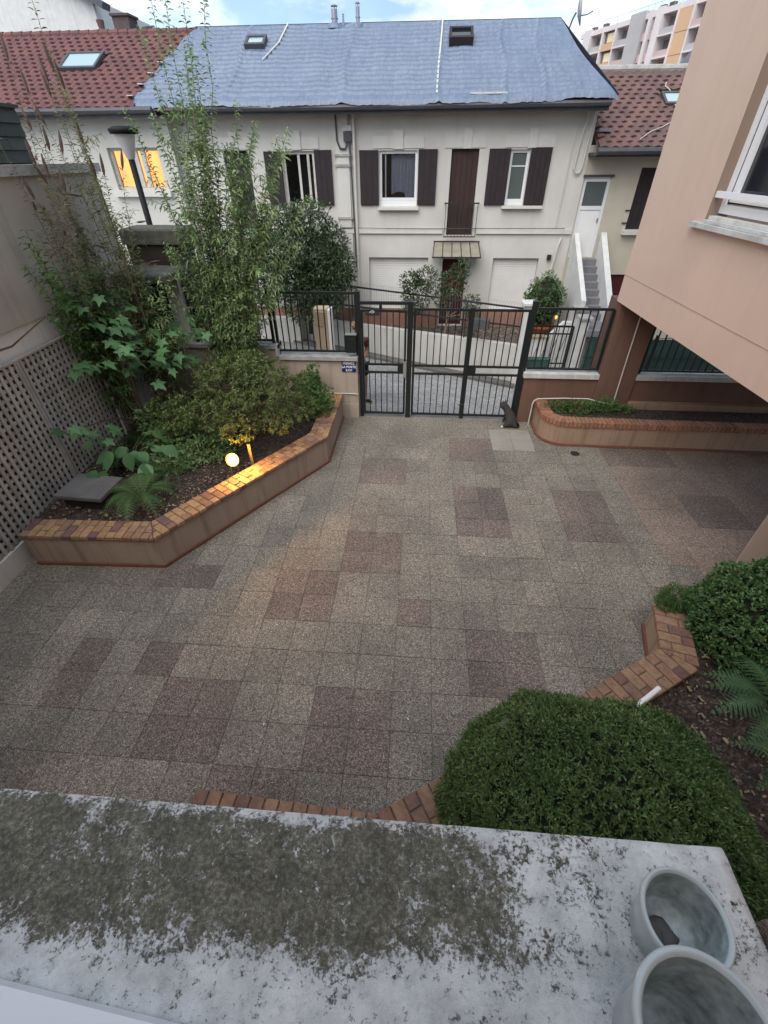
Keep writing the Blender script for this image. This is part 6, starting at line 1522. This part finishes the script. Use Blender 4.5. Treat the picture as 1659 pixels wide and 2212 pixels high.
sj = [Q(0,0,.96,(.155,.118)), Q(-.01,0,1.16,(.145,.108)), Q(-.03,0,1.36,(.172,.118)), Q(-.04,0,1.475,(.095,.085)), Q(-.205,0,1.41,.078), Q(-.25,-.02,1.22,.062), Q(.145,0,1.41,.078), Q(.155,.035,1.22,.062)]
skinned('shirt', sj, [(0,1),(1,2),(2,3),(2,4),(4,5),(2,6),(6,7)], 'redshirt', pr)
hj = [Q(0,0,.97,(.158,.122)), Q(-.09,0,.86,.106), Q(-.115,.015,.60,.094), Q(.085,0,.86,.108), Q(.10,-.01,.60,.096)]
so_ = skinned('shorts', hj, [(0,1),(1,2),(0,3),(3,4)], 'blackcloth', pr)
for sx, sy, ang in ((.11,.0,-.55), (-.14,.0,.2)):
    c = Vector((PX_+sx, PYY+sy, pz)); m3 = Matrix.Rotation(ang+1.0 if sx > 0 else ang, 3, 'Z')
    def sp_(lst): return [tuple(c + m3 @ Vector(v)) for v in lst]
    prof = [(-.13,.035),(-.10,.042),(0,.044),(.08,.046),(.14,.034),(.165,.012)]
    m = MB(); m3 = Matrix.Rotation(-.65 if sx > 0 else -1.9, 3, 'Z')
    for z0, z1, g, mt_, nm in ((0,.022,1.05,'yellow','sole'),(.023,.075,1.0,'blackcloth','shoe')):
        pol = [(u, -w_*g) for u, w_ in prof]+[(u, w_*g) for u, w_ in prof[::-1]]
        mm = MB().prism(pol, z0, z1 if nm == 'sole' else .10, .03 if nm == 'shoe' else .0); mm.v = [tuple(c + m3 @ Vector((v[0], v[1], v[2]*(1 if v[0] < .02 else .7) if nm == 'shoe' else v[2]))) for v in mm.v]; mm.build(nm, mt_, pr)

# ------------------------------------------------------------------ our own window ledge with pots
LZ = 3.25
bl = thing('own_building', (0,0,0), 'brown roughcast wall at the end of the lichen covered window ledge', 'building')
MB().box(-7,6.5,-.35,.18,0,LZ-.16).build('wall', 'peach', bl)
MB().box(-7,6.5,-.9,-.55,LZ-.16,6.4).build('upper_wall', 'peach', bl)
m = MB(); m.prism([(.672,-.35),(1.6,-.35),(1.6,.24),(.672,.215)], LZ-.16, LZ+.02, .006); m.build('side_block', 'roughcast', bl)
lg = thing('window_ledge', (0,.15,LZ), 'lichen covered pale cement window ledge in the foreground', 'ledge')
xs_ = np.linspace(-1.9,.66,110); ys_ = np.linspace(-.3,.326,36)
V = []; 
for y in ys_:
    for x in xs_:
        zz = LZ + .0012*math.sin(x*23+y*31)+.0010*math.sin(x*51-y*17)
        if y > .312: zz -= (y-.312)**2*28
        V.append((x, y, zz))
nn_ = len(xs_); F = [(j*nn_+i, j*nn_+i+1, (j+1)*nn_+i+1, (j+1)*nn_+i) for j in range(len(ys_)-1) for i in range(nn_-1)]
o0 = len(V); top = [ (len(ys_)-1)*nn_+i for i in range(nn_) ]
for i in range(nn_): V.append((xs_[i], .327, LZ-.085))
for i in range(nn_-1): F.append((top[i], top[i+1], o0+i+1, o0+i))
e0 = len(V); right = [j*nn_+nn_-1 for j in range(len(ys_))]
for j in range(len(ys_)): V.append((.661, ys_[j], LZ-.085))
for j in range(len(ys_)-1): F.append((right[j], e0+j, e0+j+1, right[j+1]))
link('slab', npmesh('slab', V, F, 'ledge', True), lg)
wfm = thing('window_frame', (-.6,0,LZ), 'white window frame edge at the lower border of the ledge', 'window frame')
MB().add([(-1.9,.146,LZ+.003),(-.25,.010,LZ+.003),(-.25,-.2,LZ+.003),(-1.9,-.2,LZ+.003),(-1.9,.140,LZ+.05),(-.25,.004,LZ+.05),(-.25,-.2,LZ+.05),(-1.9,-.2,LZ+.05)],
         [(3,2,1,0),(4,5,6,7),(0,1,5,4),(1,2,6,5),(2,3,7,6),(3,0,4,7)]).build('sill_profile', 'pvc', wfm)
def pot(label, c, h, rt, rb):
    t = thing('ceramic_pot', (c[0],c[1],LZ+.003), label, 'pot', 'empty pots on the ledge')
    z = LZ+.003
    MB().lathe([(.001,0),(rb*.9,0),(rb,.006),(rb+(rt-rb)*.5,h*.5),(rt*.985,h-.022),(rt*1.0,h-.018)], (c[0],c[1],z), 56).build('body', 'celadon', t, True)
    MB().lathe([(rt*1.0,h-.018),(rt*1.05,h-.014),(rt*1.06,h-.005),(rt*1.03,h),(rt*.97,h),(rt*.92,h-.006)], (c[0],c[1],z), 56).build('rim', 'celadon', t, True)
    MB().lathe([(rt*.92,h-.006),(rt*.90,h-.03),(rb*.92,.03),(rb*.85,.02),(.001,.02)], (c[0],c[1],z), 56).build('inside', 'potinside', t, True)
    MB().ell((c[0]-.012,c[1]-.01,z+.022),(rb*.6,rb*.5,.012),16,8,.2).build('dregs', 'slabgrey', t, True); return t
pot('grey green glazed pot standing near the corner of the ledge', (.479,.185), .12, .0655, .052)
pot('larger grey green glazed pot nearest to the camera, cut by the frame', (.418,.045), .20, .090, .066)
for o in list(bpy.data.objects):
    if '_inv' in o: del o['_inv']
bpy.context.view_layer.update()
